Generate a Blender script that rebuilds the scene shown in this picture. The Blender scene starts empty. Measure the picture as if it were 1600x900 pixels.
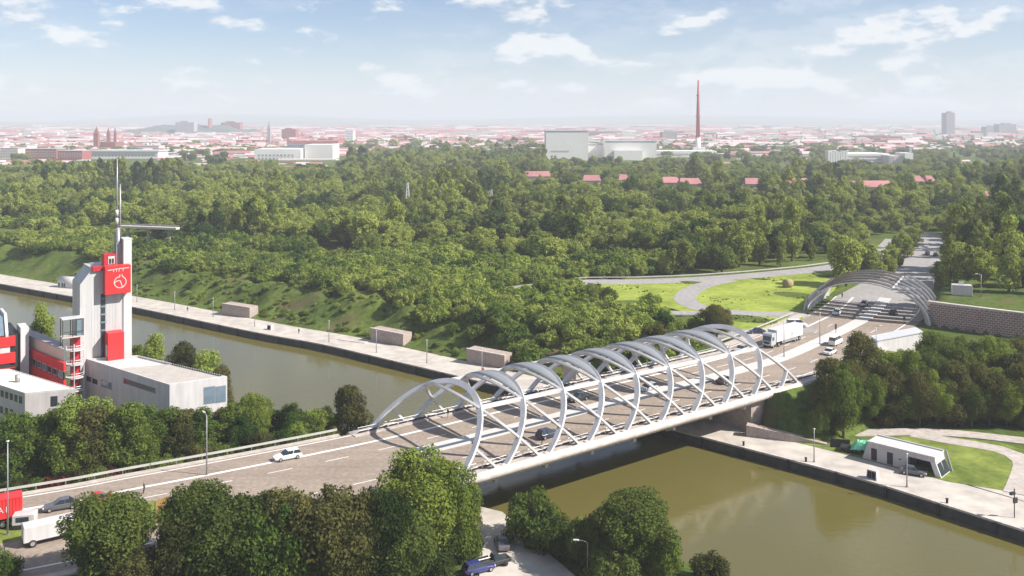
import bpy, math, random
import numpy as np
from mathutils import Vector, Matrix

R = math.radians
rnd = random.Random(7)
scene = bpy.context.scene
col = scene.collection

# ------------------------------------------------------------------ camera
F, H, HZ = 1440.0, 55.0, 188.0          # focal length in photo pixels, eye height over the road, horizon row
cam_d = bpy.data.cameras.new('camera'); cam = bpy.data.objects.new('camera', cam_d); col.objects.link(cam)
cam.location = (0, 0, H); cam.rotation_euler = (R(90), 0, 0)
cam_d.sensor_width = 36.0; cam_d.lens = 36.0 * F / 1600; cam_d.shift_y = -(450 - HZ) / 1600
cam_d.clip_start = 1.0; cam_d.clip_end = 60000
scene.camera = cam

# ------------------------------------------------------------------ sky, sun, exposure
SUN_AZ, SUN_EL = R(-14), R(40)           # azimuth measured from +X towards +Y
world = bpy.data.worlds.new('World'); scene.world = world; world.use_nodes = True
nt = world.node_tree; N = nt.nodes; LK = nt.links; N.clear()
def wn(t, **k):
    n = N.new(t)
    for a, b in k.items(): setattr(n, a, b)
    return n
def wmath(op, a, b=None, c=None):
    n = wn('ShaderNodeMath', operation=op)
    for i, v in enumerate((a, b, c)):
        if v is None: continue
        if isinstance(v, (int, float)): n.inputs[i].default_value = v
        else: LK.new(v, n.inputs[i])
    return n.outputs[0]
sky = wn('ShaderNodeTexSky', sky_type='NISHITA', sun_disc=False)
sky.sun_elevation = SUN_EL; sky.sun_rotation = math.pi / 2 - SUN_AZ
sky.altitude = 100; sky.air_density = 1.0; sky.dust_density = 0.25; sky.ozone_density = 2.5
tc = wn('ShaderNodeTexCoord'); sp = wn('ShaderNodeSeparateXYZ'); LK.new(tc.outputs['Generated'], sp.inputs[0])
az = wmath('ARCTAN2', sp.outputs[0], sp.outputs[1]); el = wmath('ARCSINE', sp.outputs[2])
def cloud_noise(dv, scale, detail, seed):
    cb = wn('ShaderNodeCombineXYZ')
    LK.new(wmath('MULTIPLY', az, 1.0), cb.inputs[0]); LK.new(wmath('MULTIPLY', wmath('ADD', el, dv), 2.5), cb.inputs[1]); cb.inputs[2].default_value = seed
    t = wn('ShaderNodeTexNoise'); t.inputs['Scale'].default_value = scale; t.inputs['Detail'].default_value = detail; t.inputs['Roughness'].default_value = .56
    LK.new(cb.outputs[0], t.inputs['Vector']); return t.outputs['Fac']
def ramp(v, a, b):
    m = wn('ShaderNodeMapRange', interpolation_type='SMOOTHSTEP'); LK.new(v, m.inputs[0]); m.inputs[1].default_value = a; m.inputs[2].default_value = b; return m.outputs[0]
CSEED = 11.4
c0 = cloud_noise(0.0, 9.0, 7, CSEED); c1 = cloud_noise(0.016, 9.0, 5, CSEED)
wisp = cloud_noise(0.0, 3.0, 5, 9.1)
mask = wmath('MULTIPLY', ramp(c0, .51, .60), .80)
mask = wmath('MAXIMUM', mask, wmath('MULTIPLY', ramp(wisp, .38, .70), .40))
veil = wmath('MULTIPLY', wmath('POWER', 2.718, wmath('MULTIPLY', wmath('ABSOLUTE', el), -13.0)), .85)   # thin high veil thickening towards the horizon all round
shade = ramp(wmath('SUBTRACT', c0, c1), -.055, .05)
ccol = wn('ShaderNodeMix', data_type='RGBA'); LK.new(shade, ccol.inputs[0])
ccol.inputs[6].default_value = (5.2, 6.0, 6.9, 1); ccol.inputs[7].default_value = (9.4, 9.3, 9.1, 1)
mx = wn('ShaderNodeMix', data_type='RGBA'); LK.new(mask, mx.inputs[0])
hs = wn('ShaderNodeHueSaturation'); hs.inputs['Saturation'].default_value = 1.18; tn = wn('ShaderNodeMix', data_type='RGBA', blend_type='MULTIPLY'); tn.inputs[0].default_value = 1; LK.new(sky.outputs[0], tn.inputs[6]); tn.inputs[7].default_value = (.97, .955, 1.07, 1); LK.new(tn.outputs[2], hs.inputs['Color'])
LK.new(hs.outputs[0], mx.inputs[6]); LK.new(ccol.outputs[2], mx.inputs[7])
vx = wn('ShaderNodeMix', data_type='RGBA'); LK.new(veil, vx.inputs[0]); LK.new(mx.outputs[2], vx.inputs[6]); vx.inputs[7].default_value = (7.5, 8.25, 9.1, 1)
bg = wn('ShaderNodeBackground'); bg.inputs[1].default_value = 0.064; LK.new(vx.outputs[2], bg.inputs[0])
wo = wn('ShaderNodeOutputWorld'); LK.new(bg.outputs[0], wo.inputs[0])

sun_d = bpy.data.lights.new('sun', 'SUN'); sun_d.energy = 5.0; sun_d.angle = R(0.55); sun_d.color = (1.0, .945, .86)
sun = bpy.data.objects.new('sun', sun_d); col.objects.link(sun)
sdir = Vector((math.cos(SUN_AZ) * math.cos(SUN_EL), math.sin(SUN_AZ) * math.cos(SUN_EL), math.sin(SUN_EL)))
sun.rotation_euler = sdir.to_track_quat('Z', 'Y').to_euler(); sun.location = (150, -50, 200)
vs = scene.view_settings; vs.view_transform = 'Standard'; vs.look = 'None'; vs.gamma = 1; vs.exposure = 0.8
scene.cycles.use_denoising = True
scene.cycles.max_bounces = 5; scene.cycles.diffuse_bounces = 2; scene.cycles.glossy_bounces = 3
scene.cycles.transmission_bounces = 3; scene.cycles.volume_bounces = 0; scene.cycles.transparent_max_bounces = 6
scene.cycles.sample_clamp_indirect = 4

# ------------------------------------------------------------------ plan helpers
def P(x, y, z=0.0):                      # photo pixel of a point at height z -> point of the place
    d = F * (H - z) / (y - HZ)
    return Vector(((x - 800) / F * d, d, z))
def PY(x, Y, z):                         # photo column at a known distance
    return Vector(((x - 800) / F * Y, Y, z))
_l = math.hypot(1897, F)
U = Vector((1897 / _l, F / _l, 0)); V = Vector((-U.y, U.x, 0)); O = P(717, 748)
def BR(a, p, z=0.0):                     # bridge frame: a along the bridge, p across it towards the far side
    q = O + U * a + V * p; return Vector((q.x, q.y, z))
QZ, WZ = -7.5, -9.5                      # quay level, water level

def catmull(pts, step=3.0):
    pts = [Vector((p[0], p[1], 0)) for p in pts]
    ex = [2 * pts[0] - pts[1]] + pts + [2 * pts[-1] - pts[-2]]
    out = []
    for i in range(1, len(ex) - 2):
        p0, p1, p2, p3 = ex[i - 1:i + 3]; n = max(2, int((p2 - p1).length / step))
        for k in range(n):
            t = k / n
            out.append(0.5 * ((2 * p1) + (p2 - p0) * t + (2 * p0 - 5 * p1 + 4 * p2 - p3) * t * t + (3 * p1 - p0 - 3 * p2 + p3) * t ** 3))
    out.append(ex[-2]); return out

quay_px = [(0, 443), (113, 463), (206, 479), (400, 519), (500, 537), (600, 560), (731, 591), (950, 645), (1200, 709), (1360, 752), (1600, 828)]
qp = [P(x, y, QZ) for x, y in quay_px]
qp = [qp[0] + (qp[0] - qp[1]).normalized() * 260] + qp + [qp[-1] + (qp[-1] - qp[-2]).normalized() * 90]
QUAY = catmull(qp, 6)
road_c = [BR(-190, 46), BR(-120, 32), BR(-58, 19.8), BR(-41, 17.6), BR(-21, 15.4), BR(0, 14), BR(30, 14), BR(60, 14), BR(86, 14.3), BR(106, 16.2),
          Vector((97.8, 256.5, 0)), Vector((115, 285, 0)), Vector((139, 325, 0)), Vector((168, 374, 0)), Vector((203, 447, 0)), Vector((248, 545, 0)), Vector((310, 690, 0))]
ROAD = catmull(road_c, 3)

def polydist(x, y, line):                # signed distance (left positive), chainage
    x = np.asarray(x, float); y = np.asarray(y, float)
    best = np.full(x.shape, 1e9); sgn = np.ones(x.shape); ch = np.zeros(x.shape); acc = 0.0
    for i in range(len(line) - 1):
        a, b = line[i], line[i + 1]; dx, dy = b.x - a.x, b.y - a.y; L = math.hypot(dx, dy) or 1e-6
        t = np.clip(((x - a.x) * dx + (y - a.y) * dy) / (L * L), 0, 1)
        ex, ey = x - (a.x + t * dx), y - (a.y + t * dy); d = np.hypot(ex, ey)
        m = d < best
        best = np.where(m, d, best); sgn = np.where(m, np.sign(dx * (y - a.y) - dy * (x - a.x)), sgn); ch = np.where(m, acc + t * L, ch); acc += L
    return best * sgn, ch
def inpoly(x, y, poly):
    x = np.asarray(x, float); y = np.asarray(y, float); r = np.zeros(x.shape, bool); n = len(poly)
    for i in range(n):
        x1, y1 = poly[i][0], poly[i][1]; x2, y2 = poly[(i + 1) % n][0], poly[(i + 1) % n][1]
        if y1 == y2: continue
        r ^= ((y1 > y) != (y2 > y)) & (x < (x2 - x1) * (y - y1) / (y2 - y1) + x1)
    return r
def sm(v, a, b):
    t = np.clip((v - a) / (b - a), 0, 1); return t * t * (3 - 2 * t)
_ph = np.random.RandomState(3).rand(40, 4)
def wob(x, y, lam, k=0):                 # cheap smooth noise, about -1..1
    s = 0
    for i in range(6):
        a = _ph[(i + k) % 40]; th = a[0] * 6.283; w = 6.283 / (lam * (.6 + .8 * a[1]))
        s = s + np.sin((x * math.cos(th) + y * math.sin(th)) * w + a[2] * 6.283)
    return s / 3.2

GF_L, GF_R = Vector((85.6, 265, 0)), Vector((110.5, 247.5, 0))        # feet of the portal's front rib
GD = Vector((.50, .866, 0)); GLEN = 27.0
WALL = [Vector((111.8, 248.0, 0)), Vector((119, 241.5, 0)), Vector((131, 233, 0)), Vector((150, 224, 0)), Vector((175, 216, 0))]
plaza_px = [(1040, 672), (1170, 655), (1240, 668), (1290, 690), (1345, 704), (1352, 722), (1470, 750), (1600, 772), (1700, 790), (1760, 880)]

def road_hw(ch_total, y):
    return np.where(y > 262, 14.0 - 5.0 * sm(y, 262, 340), 14.0)
def ground_z(x, y):
    x = np.asarray(x, float); y = np.asarray(y, float)
    s, _ = polydist(x, y, QUAY); r, _ = polydist(x, y, ROAD)
    right = r < 0
    n1 = wob(x, y, 26, 3)
    left_h = QZ - .1 + (7.3 + .5 * n1) * sm(s, 12, 31) + 1.2 * sm(s, 9, 24) * wob(x, y, 14, 9) * (1 - sm(s, 30, 60))
    right_h = QZ - .1 + 6.9 * sm(s, 52, 96)
    wd, _ = polydist(x, y, WALL)
    up = sm(wd, .6, 2.5) * (x > 109) * sm(x - 110 - (y - 248) * .577, 0, 3)
    right_h = np.where((x > 100) & (y > 215), np.maximum(right_h, -.3 + 5.6 * up), right_h)
    far = np.where(right, right_h, left_h)
    wv = 49 - 9 * sm(x, 2, 28); near = WZ - 3 + (QZ - .1 - WZ + 3) * sm(-s - wv, 0, 7)
    near = near + np.where((-s > 62) & ~((x > -12) & (x < 25) & (y < 150)), .5 * n1, 0)
    base = np.where(s > 5, far, np.where(s < -wv, near, WZ - 3.5))
    base = np.where((s > 1.0) & (s <= 5), QZ - .1, base)
    base = base + np.where(y > 900, -6 * sm(y, 900, 2500), 0)
    hw = road_hw(0, y)
    emb = -.22 - np.clip((np.abs(r) - hw - 1.6) * np.where(right & (y > 200), .75, .62), 0, None)
    emb = np.where((s > 12) | (s < -60), emb, -50)
    emb = np.where((s < -45) & (x > -13) & (y < 160), -50, emb)
    emb = np.where((np.abs(r) < hw + 1) & (y < 800) & ((s > 12) | (s < -60)), -.22, np.where(y > 900, -50, emb))
    out = np.maximum(base, emb)
    out = np.where((np.abs(r) < hw + 2.2) & ((s > 12) | (s < -60)) & (y < 700), -.22, out)
    return out
def gz(x, y): return float(ground_z(np.array([x]), np.array([y]))[0])

# ------------------------------------------------------------------ materials
def mat(name, c, rough=.65, var=.10, scale=.6, metal=0.0, bump=0.0, spec=.4, c2=None, fine=None, streak=None):
    m = bpy.data.materials.new(name); m.use_nodes = True; t = m.node_tree; b = t.nodes['Principled BSDF']
    b.inputs['Roughness'].default_value = rough; b.inputs['Metallic'].default_value = metal; b.inputs['Specular IOR Level'].default_value = spec
    tc = t.nodes.new('ShaderNodeTexCoord'); nz = t.nodes.new('ShaderNodeTexNoise'); nz.inputs['Scale'].default_value = scale; nz.inputs['Detail'].default_value = 6; nz.inputs['Roughness'].default_value = .65
    t.links.new(tc.outputs['Object'], nz.inputs['Vector'])
    rp = t.nodes.new('ShaderNodeValToRGB'); t.links.new(nz.outputs['Fac'], rp.inputs[0])
    lo = [v * (1 - var) for v in c]; hi = [min(1, v * (1 + var)) for v in (c2 or c)]
    rp.color_ramp.elements[0].position = .32; rp.color_ramp.elements[0].color = (*lo, 1)
    rp.color_ramp.elements[1].position = .68; rp.color_ramp.elements[1].color = (*hi, 1)
    outc = rp.outputs[0]
    if fine:
        n2 = t.nodes.new('ShaderNodeTexNoise'); n2.inputs['Scale'].default_value = fine; n2.inputs['Detail'].default_value = 4; t.links.new(tc.outputs['Object'], n2.inputs['Vector'])
        mr = t.nodes.new('ShaderNodeMapRange'); t.links.new(n2.outputs['Fac'], mr.inputs[0]); mr.inputs[1].default_value = .3; mr.inputs[2].default_value = .7; mr.inputs[3].default_value = .82; mr.inputs[4].default_value = 1.18
        ml = t.nodes.new('ShaderNodeMix'); ml.data_type = 'RGBA'; ml.blend_type = 'MULTIPLY'; ml.inputs[0].default_value = 1
        t.links.new(outc, ml.inputs[6]); t.links.new(mr.outputs[0], ml.inputs[7]); outc = ml.outputs[2]
    if streak:
        mp = t.nodes.new('ShaderNodeMapping'); mp.inputs['Rotation'].default_value = (0, 0, streak[3] if len(streak) > 3 else 0); mp.inputs['Scale'].default_value = streak[:3]; t.links.new(tc.outputs['Object'], mp.inputs['Vector'])
        n3 = t.nodes.new('ShaderNodeTexNoise'); n3.inputs['Scale'].default_value = 1; n3.inputs['Detail'].default_value = 5; n3.inputs['Roughness'].default_value = .6; t.links.new(mp.outputs[0], n3.inputs['Vector'])
        mr = t.nodes.new('ShaderNodeMapRange'); t.links.new(n3.outputs['Fac'], mr.inputs[0]); mr.inputs[1].default_value = .35; mr.inputs[2].default_value = .65; mr.inputs[3].default_value = .88; mr.inputs[4].default_value = 1.05
        ml = t.nodes.new('ShaderNodeMix'); ml.data_type = 'RGBA'; ml.blend_type = 'MULTIPLY'; ml.inputs[0].default_value = 1
        t.links.new(outc, ml.inputs[6]); t.links.new(mr.outputs[0], ml.inputs[7]); outc = ml.outputs[2]
    t.links.new(outc, b.inputs['Base Color'])
    if bump:
        bp = t.nodes.new('ShaderNodeBump'); bp.inputs['Strength'].default_value = bump; bp.inputs['Distance'].default_value = .1; t.links.new(nz.outputs['Fac'], bp.inputs['Height']); t.links.new(bp.outputs[0], b.inputs['Normal'])
    return m
M = {}
def mk(name, *a, **k): M[name] = mat(name, *a, **k); return M[name]
mk('asphalt', (.275, .22, .175), .85, .06, .10, fine=1.4, c2=(.30, .243, .197), streak=(.03, .75, 1, -R(37)))
mk('far_asphalt', (.30, .28, .27), .85, .08, .1, fine=.8)
mk('marking', (.78, .75, .70), .6, .08, .5)
mk('median', (.52, .51, .49), .7, .06, .3)
mk('paving', (.47, .425, .375), .8, .03, .12, fine=.35)
mk('path', (.43, .38, .34), .8, .07, .2, fine=1.0)
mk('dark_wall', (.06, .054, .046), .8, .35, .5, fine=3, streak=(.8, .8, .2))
mk('concrete', (.50, .44, .40), .8, .12, .35, fine=2)
mk('brown_concrete', (.36, .29, .255), .8, .12, .35, fine=2)
mk('steel_white', (.54, .535, .54), .42, .14, .5, spec=.5)
mk('steel_edge', (.55, .49, .445), .5, .1, .4, streak=(.8, .8, .4))
mk('membrane', (.21, .22, .235), .5, .05, .5)
mk('brown_slat', (.24, .19, .14), .6, .15, .6)
mk('panel_white', (.57, .55, .545), .6, .05, .25, streak=(1.1, 1.1, .12))
mk('panel_warm', (.51, .47, .46), .65, .06, .25, streak=(1.1, 1.1, .12))
mk('tower_panel', (.48, .475, .47), .55, .05, .25, streak=(.9, .9, .07))
mk('red', (.62, .028, .03), .45, .06, .5)
mk('dark_red', (.42, .02, .03), .5, .1, .5)
mk('glass', (.03, .04, .05), .08, .2, .3, spec=.8)
mk('blue_glass', (.16, .22, .27), .06, .2, .3, spec=.8)
mk('dark', (.025, .025, .028), .6, .2, 1)
mk('grey_metal', (.33, .33, .34), .45, .1, .6, metal=.4)
mk('light_metal', (.62, .62, .63), .4, .06, .6, metal=.2)
mk('gravel', (.42, .385, .345), .9, .10, .5, fine=4)
mk('cream', (.78, .73, .62), .7, .05, .3)
mk('peach', (.62, .48, .38), .7, .05, .3)
mk('bark', (.10, .075, .05), .9, .3, 2)
mk('tyre', (.02, .02, .02), .8, .2, 2)
mk('rim', (.45, .45, .46), .35, .1, 2, metal=.6)
mk('lamp_red', (.45, .02, .02), .3, .05, 1)
mk('lamp_white', (.85, .85, .85), .2, .03, 1)
mk('guard', (.50, .49, .45), .5, .1, .6, metal=.3)
mk('brick_purple', (.27, .145, .125), .8, .2, .8)
mk('mortar_white', (.56, .48, .46), .8, .1, .8)
mk('tarp_green', (.16, .52, .33), .5, .12, 1.2)
mk('ochre', (.24, .155, .05), .7, .15, .6)
mk('chimney_red', (.40, .10, .11), .7, .1, .05)
mk('chimney_white', (.78, .76, .76), .7, .05, .05)
mk('far_white', (.74, .72, .70), .7, .06, .02)
mk('far_grey', (.36, .34, .36), .7, .1, .02)
mk('roof_red', (.38, .165, .165), .8, .25, .02)
mk('roof_pink', (.57, .45, .45), .8, .2, .02)
mk('far_brick', (.30, .105, .10), .8, .2, .02)
mk('far_wall', (.66, .57, .54), .8, .15, .01)
mk('far_roof_grey', (.45, .42, .43), .8, .15, .01)
mk('hay', (.30, .24, .13), .9, .2, 1.5, bump=.4)
mk('hill', (.10, .13, .12), .95, .3, .002)
mk('skin', (.5, .3, .22), .6, .05, 3)
mk('cloth_black', (.03, .03, .035), .8, .1, 3)
mk('cloth_red', (.5, .04, .04), .8, .1, 3)
mk('cloth_white', (.7, .7, .7), .8, .1, 3)
mk('hair', (.05, .035, .025), .8, .2, 5)
CARP = {}
def carpaint(n, c): CARP[n] = mat('paint_' + n, c, .22, .03, .4, spec=.6); CARP[n].node_tree.nodes['Principled BSDF'].inputs['Coat Weight'].default_value = .5; return CARP[n]
for n_, c_ in dict(white=(.8, .8, .8), black=(.018, .018, .022), grey=(.10, .10, .11), silver=(.42, .43, .45), blue=(.03, .035, .16), navy=(.02, .03, .07), red=(.55, .02, .03), brown=(.13, .09, .07)).items(): carpaint(n_, c_)

def ground_mat():
    m = bpy.data.materials.new('grass_ground'); m.use_nodes = True; t = m.node_tree; b = t.nodes['Principled BSDF']; b.inputs['Roughness'].default_value = .95; b.inputs['Specular IOR Level'].default_value = .1
    g = t.nodes.new('ShaderNodeNewGeometry')
    def nz(s, d=6):
        n = t.nodes.new('ShaderNodeTexNoise'); n.inputs['Scale'].default_value = s; n.inputs['Detail'].default_value = d; n.inputs['Roughness'].default_value = .6; t.links.new(g.outputs['Position'], n.inputs['Vector']); return n.outputs['Fac']
    rp = t.nodes.new('ShaderNodeValToRGB'); t.links.new(nz(.035), rp.inputs[0]); e = rp.color_ramp.elements
    e[0].position = .3; e[0].color = (.055, .085, .022, 1); e[1].position = .7; e[1].color = (.135, .175, .04, 1)
    x = e.new(.5); x.color = (.085, .125, .028, 1)
    rp2 = t.nodes.new('ShaderNodeValToRGB'); t.links.new(nz(.8, 5), rp2.inputs[0]); e = rp2.color_ramp.elements
    e[0].position = .3; e[0].color = (.55, .52, .5, 1); e[1].position = .7; e[1].color = (1.3, 1.25, 1.1, 1)
    mlt = t.nodes.new('ShaderNodeMix'); mlt.data_type = 'RGBA'; mlt.blend_type = 'MULTIPLY'; mlt.inputs[0].default_value = 1; t.links.new(rp.outputs[0], mlt.inputs[6]); t.links.new(rp2.outputs[0], mlt.inputs[7])
    rp3 = t.nodes.new('ShaderNodeMapRange'); t.links.new(nz(.06, 4), rp3.inputs[0]); rp3.inputs[1].default_value = .56; rp3.inputs[2].default_value = .68
    mb = t.nodes.new('ShaderNodeMix'); mb.data_type = 'RGBA'; t.links.new(rp3.outputs[0], mb.inputs[0]); t.links.new(mlt.outputs[2], mb.inputs[6]); mb.inputs[7].default_value = (.13, .105, .05, 1)
    t.links.new(mb.outputs[2], b.inputs['Base Color']); return m
M['ground'] = ground_mat()
mk('meadow', (.19, .25, .04), .95, .18, .06, fine=.5, c2=(.28, .32, .06), spec=.1)
mk('lawn', (.11, .155, .03), .95, .2, .12, fine=.9, c2=(.19, .225, .05), spec=.1)

def leaf_mat(name, dark, light, patch=.012):
    m = bpy.data.materials.new(name); m.use_nodes = True; t = m.node_tree; t.nodes.clear()
    oi = t.nodes.new('ShaderNodeObjectInfo'); g = t.nodes.new('ShaderNodeNewGeometry')
    n1 = t.nodes.new('ShaderNodeTexNoise'); n1.inputs['Scale'].default_value = patch; n1.inputs['Detail'].default_value = 2; t.links.new(oi.outputs['Location'], n1.inputs['Vector'])
    n2 = t.nodes.new('ShaderNodeTexNoise'); n2.inputs['Scale'].default_value = .45; n2.inputs['Detail'].default_value = 3; t.links.new(g.outputs['Position'], n2.inputs['Vector'])
    def mth(op, a, b):
        n = t.nodes.new('ShaderNodeMath'); n.operation = op
        for i, v in enumerate((a, b)):
            if isinstance(v, float): n.inputs[i].default_value = v
            else: t.links.new(v, n.inputs[i])
        return n.outputs[0]
    f = mth('ADD', mth('MULTIPLY', oi.outputs['Random'], .95), mth('MULTIPLY', mth('SUBTRACT', n1.outputs['Fac'], .5), 2.3))
    f = mth('ADD', f, mth('MULTIPLY', mth('SUBTRACT', n2.outputs['Fac'], .5), .9)); f = mth('ADD', f, .13)
    f2 = mth('ADD', f, mth('MULTIPLY', mth('SUBTRACT', g.outputs['Random Per Island'], .5), .3))
    rp = t.nodes.new('ShaderNodeValToRGB'); t.links.new(f2, rp.inputs[0]); e = rp.color_ramp.elements
    e[0].position = .08; e[0].color = (*dark, 1); e[1].position = .95; e[1].color = (*light, 1)
    mid = e.new(.46); mid.color = tuple(.55 * a + .45 * b for a, b in zip(dark, light)) + (1,)
    d = t.nodes.new('ShaderNodeBsdfDiffuse'); tr = t.nodes.new('ShaderNodeBsdfTranslucent'); ms = t.nodes.new('ShaderNodeMixShader'); ms.inputs[0].default_value = .36
    t.links.new(rp.outputs[0], d.inputs[0]); t.links.new(rp.outputs[0], tr.inputs[0]); t.links.new(d.outputs[0], ms.inputs[1]); t.links.new(tr.outputs[0], ms.inputs[2])
    o = t.nodes.new('ShaderNodeOutputMaterial'); t.links.new(ms.outputs[0], o.inputs[0]); return m
M['leaf'] = leaf_mat('leaf_green', (.032, .072, .016), (.21, .265, .048))
M['leaf_dark'] = leaf_mat('leaf_dark_green', (.022, .042, .012), (.115, .15, .035))
M['leaf_olive'] = leaf_mat('leaf_olive', (.036, .044, .014), (.145, .14, .045))
M['leaf_yellow'] = leaf_mat('leaf_yellow_green', (.085, .14, .026), (.28, .35, .07))
M['leaf_red'] = leaf_mat('leaf_dark_red', (.08, .012, .012), (.2, .04, .03))
M['leaf_forest'] = leaf_mat('leaf_forest', (.036, .078, .020), (.33, .375, .085), .013)

# ------------------------------------------------------------------ mesh helpers
def link(o, parent=None):
    col.objects.link(o)
    if parent is not None: o.parent = parent
    return o
def tag(o, label=None, cat=None, group=None, kind=None):
    if label: o['label'] = label
    if cat: o['category'] = cat
    if group: o['group'] = group
    if kind: o['kind'] = kind
    return o
def thing(name, label, cat, loc=(0, 0, 0), rz=0.0, group=None):
    o = bpy.data.objects.new(name, None); o.location = loc; o.rotation_euler = (0, 0, rz); o.empty_display_size = .5
    link(o); return tag(o, label, cat, group)
class MB:
    def __init__(s): s.v = []; s.f = []; s.m = []; s.sm = False
    def add(s, vs, fs, mi=0):
        b = len(s.v); s.v += [tuple(v) for v in vs]; s.f += [tuple(b + i for i in f) for f in fs]; s.m += [mi] * len(fs); return s
    def box(s, x0, x1, y0, y1, z0, z1, mi=0):
        return s.add([(x0, y0, z0), (x1, y0, z0), (x1, y1, z0), (x0, y1, z0), (x0, y0, z1), (x1, y0, z1), (x1, y1, z1), (x0, y1, z1)],
                     [(0, 3, 2, 1), (4, 5, 6, 7), (0, 1, 5, 4), (1, 2, 6, 5), (2, 3, 7, 6), (3, 0, 4, 7)], mi)
    def prism(s, poly, z0, z1, mi=0, top=None):    # z0/z1 numbers or per-corner lists
        n = len(poly); a = z0 if isinstance(z0, (list, tuple)) else [z0] * n; b = z1 if isinstance(z1, (list, tuple)) else [z1] * n
        A = sum(poly[i][0] * poly[(i + 1) % n][1] - poly[(i + 1) % n][0] * poly[i][1] for i in range(n))
        if A < 0: poly = list(poly)[::-1]; a = list(a)[::-1]; b = list(b)[::-1]
        vs = [(p[0], p[1], a[i]) for i, p in enumerate(poly)] + [(p[0], p[1], b[i]) for i, p in enumerate(poly)]
        return s.add(vs, [tuple(range(n))[::-1], tuple(range(n, 2 * n))] + [(i, (i + 1) % n, n + (i + 1) % n, n + i) for i in range(n)], mi)
    def tube(s, path, r, n=8, mi=0, caps=True):
        path = [Vector(p) for p in path]; k = len(path); rr = r if isinstance(r, (list, tuple)) else [r] * k; b = len(s.v); fs = []
        for i, p in enumerate(path):
            d = (path[min(i + 1, k - 1)] - path[max(i - 1, 0)]).normalized()
            ref = Vector((0, 0, 1)) if abs(d.z) < .9 else Vector((1, 0, 0))
            e1 = d.cross(ref).normalized(); e2 = e1.cross(d)
            for j in range(n):
                t = 2 * math.pi * j / n; s.v.append(tuple(p + (e1 * math.cos(t) + e2 * math.sin(t)) * rr[i]))
        for i in range(k - 1):
            for j in range(n): fs.append((b + i * n + j, b + (i + 1) * n + j, b + (i + 1) * n + (j + 1) % n, b + i * n + (j + 1) % n))
        if caps: fs += [tuple(b + j for j in range(n)), tuple(b + (k - 1) * n + j for j in range(n))[::-1]]
        s.f += fs; s.m += [mi] * len(fs); return s
    def sweep(s, path, nrm, w, t, mi=0):           # flat bar: nrm(i) unit normal in which the bar has depth w, thickness t across
        b = len(s.v); k = len(path)
        for i, p in enumerate(path):
            d = (path[min(i + 1, k - 1)] - path[max(i - 1, 0)]).normalized(); n_ = nrm[i]; c = d.cross(n_).normalized()
            for sx, sy in ((-1, -1), (1, -1), (1, 1), (-1, 1)): s.v.append(tuple(p + n_ * (sx * w / 2) + c * (sy * t / 2)))
        fs = []
        for i in range(k - 1):
            for j in range(4): fs.append((b + i * 4 + j, b + i * 4 + (j + 1) % 4, b + (i + 1) * 4 + (j + 1) % 4, b + (i + 1) * 4 + j))
        fs += [(b + 3, b + 2, b + 1, b), tuple(b + (k - 1) * 4 + j for j in range(4))]
        s.f += fs; s.m += [mi] * len(fs); return s
    def mesh(s, name, mats):
        me = bpy.data.meshes.new(name); me.from_pydata(s.v, [], s.f); me.validate()
        for m in (mats if isinstance(mats, (list, tuple)) else [mats]): me.materials.append(M[m] if isinstance(m, str) else m)
        if max(s.m or [0]) > 0: me.polygons.foreach_set('material_index', s.m)
        if s.sm: me.polygons.foreach_set('use_smooth', [True] * len(me.polygons))
        return me
    def build(s, name, mats, parent=None, bevel=0.0):
        o = bpy.data.objects.new(name, s.mesh(name, mats)); link(o, parent)
        if bevel:
            b = o.modifiers.new('bevel', 'BEVEL'); b.width = bevel; b.segments = 1; b.limit_method = 'ANGLE'
        return o
def smooth(mb): mb.sm = True; return mb
def copy_tree(o, parent=None):
    c = o.copy(); link(c, parent)
    for ch in o.children: copy_tree(ch, c)
    return c
def offset(line, d):
    out = []
    for i, p in enumerate(line):
        t = (line[min(i + 1, len(line) - 1)] - line[max(i - 1, 0)]).normalized(); out.append(Vector((p.x - t.y * d, p.y + t.x * d, 0)))
    return out
def strip(name, line, d0, d1, z, m, parent=None, th=0.0):
    a, b = offset(line, d0), offset(line, d1); k = len(line); mb = MB()
    vs = [(p.x, p.y, z) for p in a] + [(p.x, p.y, z) for p in b]
    fs = [(i, k + i, k + i + 1, i + 1) if d0 > d1 else (i, i + 1, k + i + 1, k + i) for i in range(k - 1)]
    mb.add(vs, fs)
    if th:
        lo = [(p.x, p.y, z - th) for p in a] + [(p.x, p.y, z - th) for p in b]
        mb.add([(p.x, p.y, z) for p in a] + lo[:k], [(i, i + 1, k + i + 1, k + i) for i in range(k - 1)])
        mb.add([(p.x, p.y, z) for p in b] + lo[k:], [(i, i + 1, k + i + 1, k + i) for i in range(k - 1)])
        mb.add([(a[0].x, a[0].y, z), (b[0].x, b[0].y, z), lo[k], lo[0]], [(0, 1, 2, 3)])
        mb.add([(a[-1].x, a[-1].y, z), (b[-1].x, b[-1].y, z), lo[-1], lo[k - 1]], [(0, 1, 2, 3)])
    return mb.build(name, m, parent)
def sub(line, c0, c1):
    acc = 0; out = []
    for i, p in enumerate(line):
        if i: acc += (p - line[i - 1]).length
        if c0 <= acc <= c1: out.append(p)
    return out
def chain(line, pt):
    return float(polydist(np.array([pt.x]), np.array([pt.y]), line)[1][0])

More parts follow.
